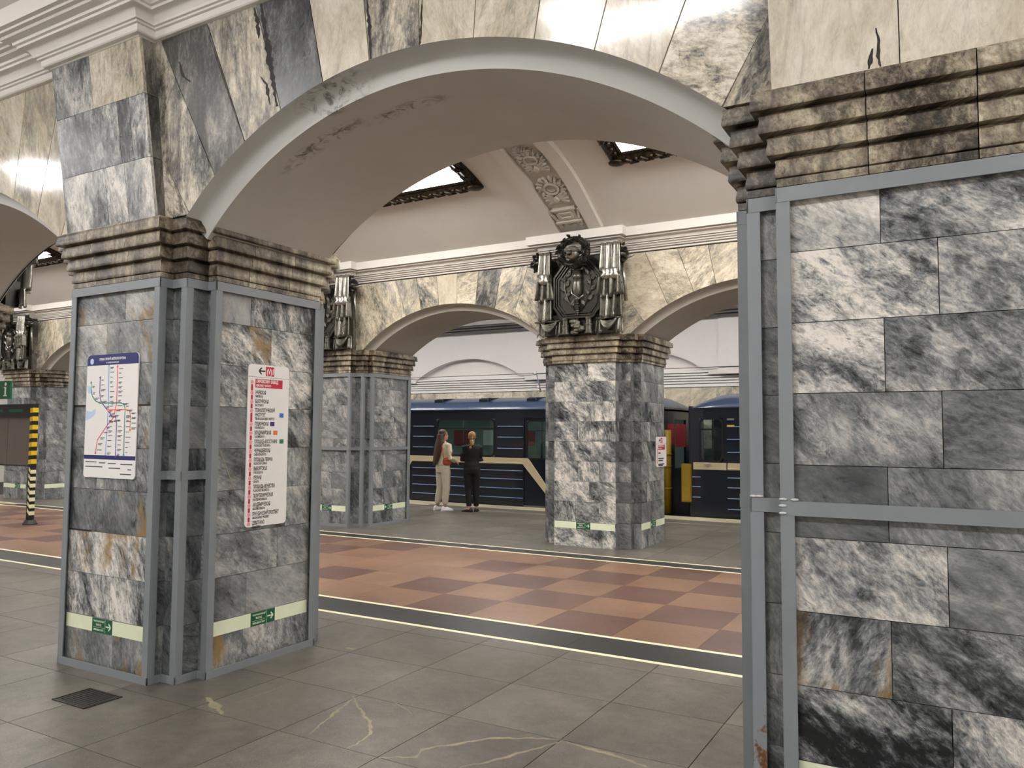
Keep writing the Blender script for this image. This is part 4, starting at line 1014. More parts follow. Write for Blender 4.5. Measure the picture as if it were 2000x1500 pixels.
    MB().box(-.5, .5, -.14, 0, -.0, .30).obj('back_plate', 'bronze_dark', t); MB().box(-.5, .5, -.06, 0, .3, 1.15).obj('back_plate', 'bronze_dark', t)
    return t
EM = make_emblem('dark bronze mining emblem over the pillar in front of the train', (FX+.0, FY-.005, ZC+.001))
def copy_thing(src, loc, rz, label, group=None):
    c = copy_tree(src); c.location = loc; c.rotation_euler = (0, 0, rz); c['label'] = label; return c
copy_thing(EM, (FX-S, FY-.005, ZC+.001), 0, 'dark bronze emblem half hidden behind the capital of the sign pillar')
copy_thing(EM, (FX-3*S, FY-.005, ZC+.001), 0, 'dark bronze emblem above the information stand at the left edge')
copy_thing(EM, (NX-S, 1.545, ZC+.001), PI, 'bronze emblem tip poking out above the capital at the left edge')

# ------------------------------------------------------------------ signs
plain('sign_white', 'efedea', .35, var=.02); plain('sign_red', 'c8203c', .4, var=.03); plain('sign_black', '17171a', .5, var=.05)
plain('sign_navy', '1d2468', .35, var=.03); plain('sign_green', '0b5a3c', .4, var=.03); plain('sign_pale', 'e8efd0', .45, var=.04)
for nm, c in (('ln_blue', '7d9fe0'), ('ln_purple', '6a4a8a'), ('ln_green', '3f8f7a'), ('ln_orange', 'f0836a'), ('ln_red', 'e0566f'), ('ln_water', 'c3d3ee'), ('bx_blue', '2f6fd0'), ('bx_purple', '4a2a7a'), ('bx_orange', 'f07a40'), ('bx_green', '1a7a58'), ('ring_pink', 'f29aa5')): plain(nm, c, .4, var=.02)

class Face:
    """flat drawing plane: origin (lower left), u along, n outward"""
    def __init__(s, o, u, n): s.o, s.u, s.n = Vector(o), Vector(u), Vector(n)
    def p(s, a, b, h=0): return s.o+s.u*a+Vector((0, 0, b))+s.n*h
    def rect(s, mb, a0, a1, b0, b1, h0, h1): mb.prism([(a0, b0), (a1, b0), (a1, b1), (a0, b1)], lambda q, k: s.p(q[0], q[1], h1 if k else h0)); return mb
    def poly(s, mb, pts, h0, h1): mb.prism(pts, lambda q, k: s.p(q[0], q[1], h1 if k else h0)); return mb
    def rr(s, mb, a0, a1, b0, b1, r, h0, h1):
        pts = []
        for cx, cz, t0 in ((a1-r, b1-r, 0), (a0+r, b1-r, PI/2), (a0+r, b0+r, PI), (a1-r, b0+r, 1.5*PI)):
            pts += [(cx+r*math.cos(t0+PI/2*k/5), cz+r*math.sin(t0+PI/2*k/5)) for k in range(6)]
        return s.poly(mb, pts, h0, h1)
    def disc(s, mb, a, b, r, h0, h1, n=14): return s.poly(mb, [(a+r*math.cos(2*PI*k/n), b+r*math.sin(2*PI*k/n)) for k in range(n)], h0, h1)
    def line(s, mb, pts, w_, h0, h1):
        for (a, b), (c, d) in zip(pts, pts[1:]):
            l = math.hypot(c-a, d-b) or 1; px, py = -(d-b)/l*w_/2, (c-a)/l*w_/2
            s.poly(mb, [(a+px, b+py), (c+px, d+py), (c-px, d-py), (a-px, b-py)], h0, h1)
    def text(s, mb, t, a, b, size, h, align='LEFT', sx=1.0): return text_mesh(mb, t, size, s.p(a, b, h), s.u, (0, 0, 1), align, sx)

def arrow(F, mb, a, b, r, d, h0, h1):
    F.line(mb, [(a-r*d, b), (a+r*.85*d, b)], r*.34, h0, h1); F.line(mb, [(a+r*.15*d, b+r*.8), (a+r*.95*d, b), (a+r*.15*d, b-r*.8)], r*.36, h0, h1)

def line_sign(label, o, u, n, w_, h, full=True, names=STATIONS):
    F = Face((0, 0, 0), u, n); t = thing('line_sign', label, 'sign', o, 0, 'station list signs')
    F.rr(MB(), 0, w_, 0, h, .03, 0, .008).obj('board', 'sign_white', t)
    H = .0084; e = .0006
    F.rect(MB(), 0, w_, h-.09*w_/.39-.002, h-.09*w_/.39, .008, H).obj('rule', 'sign_black', t)
    k = w_/.39
    m = MB(); arrow(F, m, .125*k, h-.046*k, .03*k, -1, .008, H); m.obj('arrow', 'sign_black', t)
    F.rect(MB(), .16*k, .24*k, h-.08*k, h-.012*k, .008, H).obj('line_badge', 'sign_red', t)
    m = MB(); F.text(m, '(V)1', .2*k, h-.066*k, .056*k, H+e, 'CENTER', .72); m.obj('lettering', 'sign_white', t)
    ban = F.rect(MB(), .065*k, .325*k, h-.168*k, h-.104*k, .008, H).obj('banner', 'sign_red', t)
    m = MB(); F.text(m, 'КИРОВСКИЙ ЗАВОД', .073*k, h-.133*k, .033*k, H+e, sx=.62); F.text(m, 'KIROVSKY ZAVOD', .073*k, h-.160*k, .023*k, H+e, sx=.72); m.obj('lettering', 'sign_white', t)
    if not full:
        m = MB(); F.rect(m, .03*k, .045*k, .05, h-.15*k, .008, H); m.obj('route_line', 'sign_red', t)
        m = MB()
        for q, (a, b, c) in enumerate(names):
            F.text(m, a, .075*k, h-.31*k-q*.125*k, .045*k, H+e, sx=.7); F.text(m, b, .075*k, h-.34*k-q*.125*k, .025*k, H+e, sx=.7)
        m.obj('lettering', 'sign_black', t); return t
    txt = MB(); y = h-.215; ys = [h-.13]
    for a, b, c in names:
        parts = a.split('\n'); ys.append(y+.008)
        for q, ln in enumerate(parts):
            wd = F.text(txt, ln, .068, y, .036, H, sx=.50)
            if q < len(parts)-1: y -= .033
        F.text(txt, b, .068, y-.024, .024, H, sx=.52)
        if c:
            bx = {'bx_blue': .302, 'bx_purple': .214, 'bx_orange': .245, 'bx_green': .308}[c]
            F.rect(MB(), bx, bx+.04, y-.004, y+.028, .008, H).obj('interchange_badge', c, t)
        y -= .0645
    txt.obj('lettering', 'sign_black', t)
    m = MB()
    for a, b in zip(ys, ys[1:]): F.rect(m, .026, .044, b+.016, a-.016, .008, H)
    m.obj('route_line', 'sign_red', t)
    for z in ys:
        m = MB(); F.disc(m, .035, z, .0145, .008, H+.0002); m.obj('stop_mark', 'ring_pink', t)
    return t
line_sign('tall white station list sign on the side of the sign pillar', (.197, .587, .965), (0, 1, 0), (1, 0, 0), .39, 1.165)
line_sign('small white station list sign on the unframed pillar by the train', (FX+.771, 8.03, 1.14), (0, 1, 0), (1, 0, 0), .46, .455, False, [('ДАЧНОЕ', 'DACHNOYE', None)][:0])
line_sign('white and red station sign partly hidden behind the map pillar', (FX-3*S+.771, 8.0, 1.20), (0, 1, 0), (1, 0, 0), .5, .46, False, [][:0])
# bars of unreadable small print on the two distant signs
for o in [x for x in COL.objects if x.name.startswith('line_sign') and x.parent is None][1:]:
    F = Face((0, 0, 0), (0, 1, 0), (1, 0, 0)); m = MB()
    for b, l in ((.2, .1), (.115, .24), (.085, .2), (.03, .26), (.01, .2)):
        if l: F.rect(m, .09, .09+l, b, b+.018, .008, .0086)
    m.obj('small_print', 'sign_black', o)

# metro map
F = Face((0, 0, 0), (1, 0, 0), (0, -1, 0)); W_, H_ = .58, .862
t = thing('metro_map', 'white metro map board with a navy header on the front of the sign pillar', 'map', (-.803, .0268, 1.317))
F.rr(MB(), 0, W_, 0, H_, .025, 0, .008).obj('board', 'sign_white', t)
m = MB(); F.poly(m, [(0, H_-.075), (W_, H_-.075), (W_, H_-.03), (W_-.01, H_-.008), (W_-.03, H_), (.03, H_), (.01, H_-.008), (0, H_-.03)], .008, .0085); m.obj('header', 'sign_navy', t)
F.rect(MB(), 0, W_, .128, .156, .008, .0085).obj('footer_band', 'sign_navy', t)
m = MB(); F.text(m, 'СХЕМА ЛИНИЙ МЕТРОПОЛИТЕНА', W_/2, H_-.04, .022, .0088, 'CENTER', .8); F.text(m, 'ST. PETERSBURG METRO MAP', W_/2, H_-.063, .013, .0088, 'CENTER', .85); m.obj('lettering', 'sign_white', t)
m = MB(); F.disc(m, .055, H_-.045, .021, .008, .0088); m.obj('emblem', 'ln_water', t)
def mp(x, y):                       # from the enlarged drawing
    y = y-177 if y > 1560 else y; l = 250-87*y/2700
    return ((x-l)/1095*W_, H_-(y-150)/2610*H_)
m = MB(); F.poly(m, [mp(*p) for p in ((225, 1340), (330, 1370), (430, 1300), (420, 1420), (330, 1500), (205, 1560))], .008, .00815); F.poly(m, [mp(*p) for p in ((240, 800), (330, 830), (360, 980), (250, 960))], .008, .00815); m.obj('water', 'ln_water', t)
LN = {'ln_blue': [(715, 380), (705, 1200), (690, 1500), (680, 1900), (660, 2200), (645, 2480)], 'ln_red': [(900, 420), (880, 1180), (860, 1300), (810, 1500), (690, 1820), (540, 2040), (470, 2150), (430, 2420)],
      'ln_purple': [(525, 640), (515, 950), (530, 1100), (570, 1190), (690, 1340), (800, 1480), (860, 1640), (880, 1800), (860, 2480)], 'ln_green': [(325, 740), (325, 900), (350, 1020), (420, 1130), (520, 1185), (960, 1185), (1030, 1215), (1060, 1300), (1050, 1700), (1030, 2450)],
      'ln_orange': [(700, 1330), (1090, 1330), (1150, 1350), (1170, 1450), (1160, 1930)]}
marks = MB()
for q, (c, pts) in enumerate(LN.items()):
    m = MB(); F.line(m, [mp(*p) for p in pts], .0085, .008, .0083+q*.00012); F.disc(m, *mp(*pts[0]), .009, .008, .0084+q*.00012); F.disc(m, *mp(*pts[-1]), .009, .008, .0084+q*.00012); m.obj('metro_line', c, t)
    for (x0, y0), (x1, y1) in zip(pts, pts[1:]):
        n = max(1, int(abs(y1-y0)/95))
        for k in range(n):
            f = (k+.5)/n; a, b = mp(x0+(x1-x0)*f+30, y0+(y1-y0)*f); l = rnd.uniform(.025, .055)
            F.rect(marks, a, a+l, b-.003, b+.002, .008, .0088)
            if rnd.random() < .4: F.rect(marks, a, a+l*.7, b-.011, b-.006, .008, .0088)
for (a, l, b) in ((.02, .13, .105), (.18, .07, .1), (.28, .09, .098), (.42, .13, .095), (.02, .2, .072), (.29, .13, .066), (.5, .04, .06), (.42, .12, .028)): F.rect(marks, a, a+l, b, b+.007, .008, .0086)
plain('print_grey', '4c4c5c', .5); tag(marks.obj('small_print', 'print_grey', t), kind='stuff')

# luminous evacuation strips near the floor
def strip(label, o, u, n, L, b0, d, bl=.225):
    F = Face((0, 0, 0), u, n); t = thing('evacuation_strip', label, 'strip', o, 0, 'luminous evacuation strips')
    F.rect(MB(), 0, L, 0, .095, 0, .002).obj('band', 'sign_pale', t)
    F.rect(MB(), b0, b0+bl, .0, .095, .002, .003).obj('exit_panel', 'sign_green', t)
    aw = .34*bl; ax = b0+bl-aw/2-.005 if d > 0 else b0+aw/2+.005; tx = b0+(bl-aw)/2 if d > 0 else b0+aw+(bl-aw)/2
    m = MB(); arrow(F, m, ax, .047, aw*.36, d, .003, .0036); sx0 = b0+bl-aw-.004 if d > 0 else b0+aw+.004
    F.rect(m, sx0-.001, sx0+.001, .003, .092, .003, .0034); m.obj('arrow', 'sign_pale', t)
    m = MB(); k = bl/.225
    F.text(m, 'ЭВАКУАЦИОННЫЙ', tx, .070, .0155*k, .0035, 'CENTER', .85); F.text(m, 'ВЫХОД', tx, .046, .0175*k, .0035, 'CENTER', .85); F.text(m, 'EMERGENCY EXIT', tx, .012, .0165*k, .0035, 'CENTER', .85)
    F.rect(m, tx-.06*k, tx+.06*k, .033, .0345, .003, .0034); m.obj('lettering', 'sign_pale', t)
X_, Y_ = (1, 0, 0), (0, 1, 0); MX, MY = (1, 0, 0), (0, -1, 0)
strip('pale evacuation strip on the front of the sign pillar', (-.964+.015, .0295, .26), X_, MY, .875, .305, 1)
strip('pale evacuation strip on the side of the sign pillar', (.1965, .34, .26), Y_, MX, .88, .33, 1)
strip('pale evacuation strip at the foot of the large right pillar', (NX+S-.445, .0295, .26), X_, MY, .88, .33, 1)
strip('pale evacuation strip on the front of the pillar left of the women', (FX-S-.45, FY+.0295, .26), X_, MY, .9, .34, 1)
strip('pale evacuation strip on the side of the pillar left of the women', (FX-S+.7705, FY+.33, .26), Y_, MX, .94, .34, -1)
strip('pale evacuation strip on the front of the unframed pillar', (FX-.478, FY+.0295, .26), X_, MY, .956, .35, 1)
strip('pale evacuation strip on the side of the unframed pillar', (FX+.7705, FY+.30, .26), Y_, MX, 1.0, .38, -1)
strip('pale evacuation strip behind the information stand', (FX-3*S-.478, FY+.0295, .26), X_, MY, .956, .5, -1)
strip('pale evacuation strip beside the striped stand post', (FX-3*S+.7705, FY+.30, .26), Y_, MX, 1.0, .55, -1)

# ------------------------------------------------------------------ information stand in the hall
plain('stand_black', '1c1e1e', .4, var=.08); plain('stand_grey', '6a625c', .55, var=.08, scale=5); plain('hazard_yellow', 'd8b51e', .45, var=.06); plain('hazard_pale', 'e6e2b8', .45, var=.04)
t = thing('information_stand', 'black information stand with grey panels and a hazard striped post', 'stand', (-9.53, 4.48, 0))
for x in (0, -2.3):
    p_ = MB().box(x-.045, x+.045, -.045, .045, .06, 2.10).obj('post', 'stand_black', t)
    MB().lathe([(.12, 0), (.12, .015), (.085, .075), (.06, .08)], 8, (x, 0, 0)).obj('post_base', 'stand_black', t)
    for k in range(7): MB().add([(x-.046, -.047, 1.04+.15*k), (x+.047, -.047, 1.05+.15*k), (x+.047, -.047, 1.13+.15*k), (x-.046, -.047, 1.12+.15*k), (x+.047, .046, 1.05+.15*k), (x+.047, .046, 1.13+.15*k)], [(0, 1, 2, 3), (1, 4, 5, 2)]).obj('hazard_stripe', 'hazard_yellow', p_, recalc=False)
    for k in range(7): MB().add([(x-.02, -.047, .22+.12*k), (x+.047, -.047, .16+.12*k), (x+.047, -.047, .225+.12*k), (x-.02, -.047, .285+.12*k), (x+.047, .046, .16+.12*k), (x+.047, .046, .225+.12*k)], [(0, 1, 2, 3), (1, 4, 5, 2)]).obj('hazard_stripe', 'hazard_pale', p_, recalc=False)
MB().box(-2.26, -.045, -.03, .03, 1.0, 1.02).obj('frame_bar', 'stand_black', t); MB().box(-2.26, -.045, -.035, .035, 1.86, 2.10).obj('header', 'stand_black', t)
for x0 in (-2.25, -1.52, -.79): MB().box(x0+.01, x0+.73, -.02, .02, 1.02, 1.86).obj('panel', 'stand_grey', t)
F = Face((0, 0, 0), X_, MY); m = MB(); F.rect(m, -.75, -.30, 1.96, 2.01, .036, .037); F.rect(m, -1.5, -.95, 1.96, 2.01, .036, .037); m.obj('header_print', 'sign_green', t)
MB().box(-1.3, -1.26, -.02, .02, 2.10, 2.22).obj('bracket', 'stand_black', t)
sg_ = MB().box(-1.75, -.78, -.02, .02, 2.20, 2.53).obj('info_sign', 'sign_green', t)
m = MB(); F.disc(m, -.93, 2.47, .032, .021, .022); F.rect(m, -.955, -.905, 2.265, 2.42, .021, .022); F.rect(m, -.985, -.93, 2.40, 2.42, .021, .022); F.rect(m, -.99, -.87, 2.25, 2.27, .021, .022); m.obj('info_symbol', 'sign_white', sg_)

# ------------------------------------------------------------------ floor grates
def grate(label, x0, x1, y0, y1):
    t = thing('floor_grate', label, 'grate', ((x0+x1)/2, (y0+y1)/2, 0)); a, b = (x1-x0)/2, (y1-y0)/2
    MB().box(-a, a, -b, b, .0005, .002).obj('shade_sheet', 'stand_black', t)  # black sheet lying on the floor, painted shade of a hollow under the bars
    for (p, q, r, s_) in ((-a, a, -b, -b+.012), (-a, a, b-.012, b), (-a, -a+.012, -b, b), (a-.012, a, -b, b)): MB().box(p, q, r, s_, .002, .005).obj('rim', 'bronze_dark', t)
    n = 9
    for k in range(n): MB().box(-a+.012+(2*a-.024)*(k+.25)/n, -a+.012+(2*a-.024)*(k+.75)/n, -b+.012, b-.012, .002, .0035).obj('bar', 'bronze_dark', t)
grate('dark metal floor grate in front of the sign pillar', -.26, .07, -.46, -.215)
grate('dark metal floor grate at the left edge of the floor', -2.55, -2.2, 1.45, 1.72)

# pale glue scratches and open joints on the sign pillar
F = Face((0, 0, 0), Y_, MX)
for (a, b) in [((0.356, 1.524), (0.497, 1.237)), ((1.104, 1.528), (1.211, 1.245))]:
    m = MB(); F.line(m, [a, b], .007, .0, .0012); o = m.obj('scratch', 'granite_vein', PA, color=(.6, 0, .3, 1)); o.location = (.1965-NX, 0, 0)
for (x0, x1, z, h_) in ((-.96, -.80, 1.812, .016), (-.225, -.05, 1.812, .014), (-.96, -.70, .936, .012)):
    MB().box(x0-NX, x1-NX, .0285, .031, z, z+h_).obj('open_joint', 'grout', PA)
# ------------------------------------------------------------------ blue metro train
g = Nt('train_blue'); p = g.pos(); f = g.noise(p, 1.2, 3)
MATS['train_blue'] = g.bsdf(g.mix(f, lin('090f1a'), lin('0e1828')), .28, 0, None, .5, .3)
g = Nt('train_roof_lit'); p = g.pos(); f = g.noise(p, 2, 3)  # lighter copy of the body blue, light from above put into the colour
MATS['train_roof_lit'] = g.bsdf(g.mix(f, lin('1b2a42'), lin('253b58')), .3, 0, None, .5, .3)
plain('train_cream', 'c8ba96', .4, var=.06, scale=2); plain('train_yellow', '917408', .5, var=.1); plain('train_black', '0c0d10', .5); plain('train_rib', '6f86ad', .3)
plain('train_inside', '8a9a96', .6, var=.05); plain('advert_red', 'a02030', .5, var=.1); plain('seat_brown', '5a3a30', .6); plain('rail_chrome', 'b8bcc0', .2, metal=.9)
emis('cabin_lamp', 'eef6f0', 5.0)
g = Nt('glass'); gl = g.n('ShaderNodeBsdfGlossy'); gl.inputs[0].default_value = (.8, .9, .9, 1); gl.inputs[1].default_value = .05
tr = g.n('ShaderNodeBsdfTransparent'); tr.inputs[0].default_value = (.62, .70, .69, 1); mx = g.n('ShaderNodeMixShader')
fr = g.n('ShaderNodeFresnel'); fr.inputs[0].default_value = 1.6
g.t.links.new(fr.outputs[0], mx.inputs[0]); g.t.links.new(tr.outputs[0], mx.inputs[1]); g.t.links.new(gl.outputs[0], mx.inputs[2]); g.t.links.new(mx.outputs[0], g.out.inputs[0]); MATS['glass'] = g.m
TY = 12.15; TWID = 2.7
def rounded(x0, x1, z0, z1, r, n=4):
    pts = []
    for cx, cz, t0 in ((x1-r, z1-r, 0), (x0+r, z1-r, PI/2), (x0+r, z0+r, PI), (x1-r, z0+r, 1.5*PI)): pts += [(cx+r*math.cos(t0+PI/2*k/n), cz+r*math.sin(t0+PI/2*k/n)) for k in range(n+1)]
    return pts
def ring_frame(mb, x0, x1, z0, z1, r, wd, y0, y1):
    a, b = rounded(x0, x1, z0, z1, r), rounded(x0+wd, x1-wd, z0+wd, z1-wd, max(.01, r-wd)); n = len(a)
    for k in range(n):
        l = (k+1) % n; mb.prism([a[k], a[l], b[l], b[k]], lambda p, s_: (p[0], y0 if s_ else y1, p[1]))
def make_car(label, x0, x1, segs, endface):
    """segs: list of (kind, xa, xb); kinds: panel, window, door, plain"""
    t = thing('train_car', label, 'train', ((x0+x1)/2, TY+1.35, -1.05), 0, 'blue metro cars'); t0 = t.location.copy()
    ox, oy, oz = t.location
    def put(mb, name, mat, par=None, smooth=False):
        if par is None: mb.v = [(a-ox, b-oy, c-oz) for a, b, c in mb.v]
        else: mb.v = [(a-ox, b-oy, c-oz) for a, b, c in mb.v]
        return mb.obj(name, mat, par or t, smooth)
    holes = [(xa+.12, xb-.12) for k, xa, xb in segs if k == 'panelw']
    body = MB(); xs = sorted(set([x0, x1]+[v for k, a, b in segs for v in (a, b)]))
    wins = [(a, b) for k, a, b in segs if k == 'window']; doors = [(a, b) for k, a, b in segs if k == 'door']
    cuts = sorted(set([x0+.06, x1-.06]+[v for a, b in wins+doors for v in (a, b)]))
    for a, b in zip(cuts, cuts[1:]):
        m_ = (a+b)/2
        if any(p < m_ < q for p, q in doors): body.box(a, b, TY, TY+.05, 1.98, 2.16); body.box(a, b, TY, TY+.05, -.3, -.02)
        elif any(p < m_ < q for p, q in wins): body.box(a, b, TY, TY+.05, -.3, 1.09); body.box(a, b, TY, TY+.05, 1.96, 2.16)
        else: body.box(a, b, TY, TY+.05, -.3, 2.16)
    body.box(x0+.06, x1-.06, TY+TWID-.05, TY+TWID, -.3, 2.16); body.box(x0+.06, x1-.06, TY+.05, TY+TWID-.05, -.06, -.02)
    bo = put(body, 'body', 'train_blue')
    # end walls with rounded corner posts
    for xe, sg in ((x0, 1), (x1, -1)):
        m = MB(); m.box(min(xe, xe+sg*.05), max(xe, xe+sg*.05), TY+.07, TY+.95, -.3, 2.2); m.box(min(xe, xe+sg*.05), max(xe, xe+sg*.05), TY+1.75, TY+TWID-.07, -.3, 2.2); m.box(min(xe, xe+sg*.05), max(xe, xe+sg*.05), TY+.95, TY+1.75, 1.95, 2.2)
        m.box(min(xe, xe+sg*.05), max(xe, xe+sg*.05), TY+.95, TY+1.75, -.3, .9)
        put(m, 'end_wall', 'train_blue')
        m = MB()
        m.rings([[(xe+sg*.07-sg*.07*math.cos(PI/2*k/5), TY+.07-.07*math.sin(PI/2*k/5), z) for k in range(6)]+[(xe+sg*.09, TY+.06, z)] for z in (-.3, 2.16)]); put(m, 'corner_post', 'train_blue', smooth=False)
    # roof: shoulders and drooping ends
    pr = [(0, 2.12), (.012, 2.17), (.04, 2.215), (.10, 2.27), (.22, 2.335), (.45, 2.415), (.8, 2.475), (1.35, 2.50)]
    pr = pr+[(TWID-a, b) for a, b in reversed(pr[:-1])]
    R = []
    L = x1-x0
    for d, k in ((0, .12), (.06, .35), (.2, .62), (.4, .85), (.65, .98), (.85, 1), (L-.85, 1), (L-.65, .98), (L-.4, .85), (L-.2, .62), (L-.06, .35), (L, .12)):
        R.append([(x0+d, TY+a+(.03*(1-k)), 2.12+(b-2.12)*k) for a, b in pr])
    m = MB(); m.rings(R, closed=True, cap=True); rf = put(m, 'roof', 'train_roof_lit'); autosmooth(rf, 50)
    put(MB().box(x0+.3, x1-.3, TY-.012, TY+.01, 2.145, 2.165), 'gutter', 'train_blue')
    x = -.3
    k = 0
    vx = -10.36
    while vx < x1-.8:
        if vx > x0+.8:
            m = MB(); m.rings([[(vx-.13*s_, TY+.30+dy, 2.36+dz) for dy, dz in ((0, 0), (.12, .10), (.5, .12), (.6, .0))] for s_ in (1, -1)])
            put(m, 'roof_vent', 'train_roof_lit', rf); m = MB(); m.box(vx+.128, vx+.135, TY+.31, TY+.55, 2.37, 2.45); m.box(vx-.11, vx+.11, TY+.285, TY+.305, 2.345, 2.43); put(m, 'vent_mouth', 'train_black', rf)
        vx += 1.29
    # ribs and stripes
    zu, zl = (1.784, 1.538, 1.284), (.785, .594, .385, .176)
    pan = [(a, b) for k, a, b in segs if k == 'panel']
    for a, b in pan:
        inner = [w_ for w_ in wins if a < (w_[0]+w_[1])/2 < b]
        for z in zu:
            spans = [(a, b)] if not inner else [(a, inner[0][0]-.08), (inner[0][1]+.08, b)]
            for p_, q in spans: put(MB().tube([(p_, TY-.004, z), (q, TY-.004, z)], .011, 6), 'rib', 'train_rib')
        for z in zl: put(MB().tube([(a, TY-.004, z), (b, TY-.004, z)], .011, 6), 'rib', 'train_rib')
        m = MB(); m.box(a-.02, b+.02, TY-.008, TY, .935, 1.075); put(m, 'stripe', 'train_cream')
        put(MB().tube([(a, TY-.01, .96), (b, TY-.01, .96)], .006, 5), 'stripe_edge', 'train_cream')
    for a, b in doors:
        for xa, xb, sg in ((a, (a+b)/2, 1), ((a+b)/2, b, -1)):
            m = MB(); d = put(_door(m, xa+.004, xb-.004), 'door', 'train_blue')
            hx = (xa+xb)/2
            m = MB(); ring_frame(m, hx-.29, hx+.29, 1.05, 1.92, .1, .03, TY+.005, TY+.03); put(m, 'window_rubber', 'train_black', d)
            m = MB(); m.prism(rounded(hx-.265, hx+.265, 1.075, 1.895, .08), lambda p, s_: (p[0], TY+.022 if s_ else TY+.028, p[1])); put(m, 'pane', 'glass', d)
            put(MB().box(hx-.25, hx+.25, TY+.03, TY+.04, 1.68, 1.70), 'hand_rail', 'rail_chrome', d)
            xo, xi = (a-.03, a+.62) if sg > 0 else (b+.03, b-.62)
            m = MB(); m.prism([(xo, 1.075), (xo+sg*.13, 1.075), (xi+sg*.10, .28), (xi-sg*.05, .28), (xo, .935)], lambda p, s_: (p[0], TY-.006 if s_ else TY+.019, p[1])); put(m, 'stripe', 'train_cream', d)
        put(MB().box((a+b)/2-.012, (a+b)/2+.012, TY+.008, TY+.02, 0, 1.96), 'door_seal', 'train_black')
        put(MB().box(a, b, TY-.01, TY+.03, -.03, .02), 'door_sill', 'rail_chrome')
    for a, b in wins:
        m = MB(); ring_frame(m, a, b, 1.09, 1.96, .11, .035, TY-.008, TY+.03); wf = put(m, 'window_frame', 'train_black')
        m = MB(); m.prism(rounded(a+.03, b-.03, 1.12, 1.93, .08), lambda p, s_: (p[0], TY+.012 if s_ else TY+.018, p[1])); put(m, 'pane', 'glass', wf)
        put(MB().box(a+.03, b-.03, TY-.004, TY+.02, 1.715, 1.745), 'window_bar', 'train_black', wf)
    # cabin
    cab = put(MB().box(x0+.3, x1-.3, TY+TWID-.11, TY+TWID-.08, .0, 2.1), 'cabin_wall', 'train_inside')
    put(MB().box(x0+.3, x1-.3, TY+.2, TY+TWID-.2, 2.08, 2.11), 'cabin_ceiling', 'train_inside', cab)
    put(MB().box(x0+.5, x1-.5, TY+1.3, TY+1.45, 2.03, 2.07), 'cabin_lamp', 'cabin_lamp', cab)
    put(MB().box(x0+.6, x1-.6, TY+2.0, TY+2.55, .35, .45), 'bench', 'seat_brown', cab)
    xx = x0+1.0; q = 0
    while xx < x1-1.2:
        put(MB().box(xx, xx+.62, TY+2.555, TY+2.585, 1.30, 1.70), 'advert', 'advert_red' if q % 2 else 'sign_white', cab); xx += .95; q += 1
    for xp in [x0+1.5+2.2*k for k in range(int((x1-x0)/2.2))]: put(MB().tube([(xp, TY+1.0, 0), (xp, TY+1.0, 2.1)], .018, 6), 'grab_pole', 'rail_chrome', cab)
    put(MB().box(x0+.2, x1-.2, TY+.25, TY+TWID-.25, -.75, -.3), 'underframe', 'train_black')
    return t, put
def _door(m, a, b):
    hx = (a+b)/2; y0, y1 = TY+.02, TY+.05
    m.box(a, hx-.28, y0, y1, -.02, 1.98); m.box(hx+.28, b, y0, y1, -.02, 1.98); m.box(hx-.28, hx+.28, y0, y1, -.02, 1.06); m.box(hx-.28, hx+.28, y0, y1, 1.91, 1.98); return m
P_ = 4.50
segs = []
for k in range(4):
    o = -P_*k
    segs += [('panel', -7.02+o, -3.96+o), ('window', -6.33+o, -4.70+o), ('door', -3.93+o, -2.57+o)]
segs += [('panel', -2.53, -.95)]
car1, put1 = make_car('blue metro car with a cream stripe passing behind the two women', -20.9, -.75, segs, True)
segs2 = [('panel', .62, 1.2), ('window', .06, .54), ('door', 1.25, 2.61), ('panel', 2.65, 5.7), ('window', 3.3, 4.95), ('door', 5.75, 7.1)]
car2, put2 = make_car('blue metro car following at the right, partly behind the right pillar', -.17, 8.8, segs2, True)
put1(MB().tube([(-.72, TY+.30, 0), (-.72, TY+.30, 1.72)], .10, 10), 'gap_barrier', 'train_yellow', None, True)
for z in (.95, 1.2, .5): put1(MB().tube([(-.72, TY+.30, z), (-.72, TY+.30, z+.03)], .115, 10), 'barrier_ring', 'train_yellow', None, True)
put1(MB().box(-.745, -.74, TY+.45, TY+.9, 1.42, 1.85), 'end_window', 'advert_red'); put1(MB().box(-.745, -.74, TY+1.0, TY+1.7, 1.35, 1.85), 'end_window', 'advert_red')
put2(MB().box(-.30, -.10, TY-.02, TY+.16, .28, 1.04), 'gap_barrier', 'train_yellow'); put2(MB().box(-.26, -.12, TY-.035, TY-.015, .30, 1.0), 'barrier_face', 'train_yellow')
put2(MB().box(-.06, .62, TY-.008, TY, .935, 1.075), 'stripe', 'train_cream'); put2(MB().tube([(.16, TY-.015, 1.05), (.28, TY-.015, 1.05)], .012, 6), 'handle', 'rail_chrome')
for z in zip((.785, .594, .385)): put2(MB().tube([(-.08, TY-.004, z[0]), (.08, TY-.004, z[0])], .011, 6), 'rib', 'train_rib')
for z, c in ((1.93, 'rail_chrome'), (1.80, 'hazard_yellow')): put2(MB().box(.62, .76, TY-.012, TY, z-.02, z+.02), 'marker_plate', c)

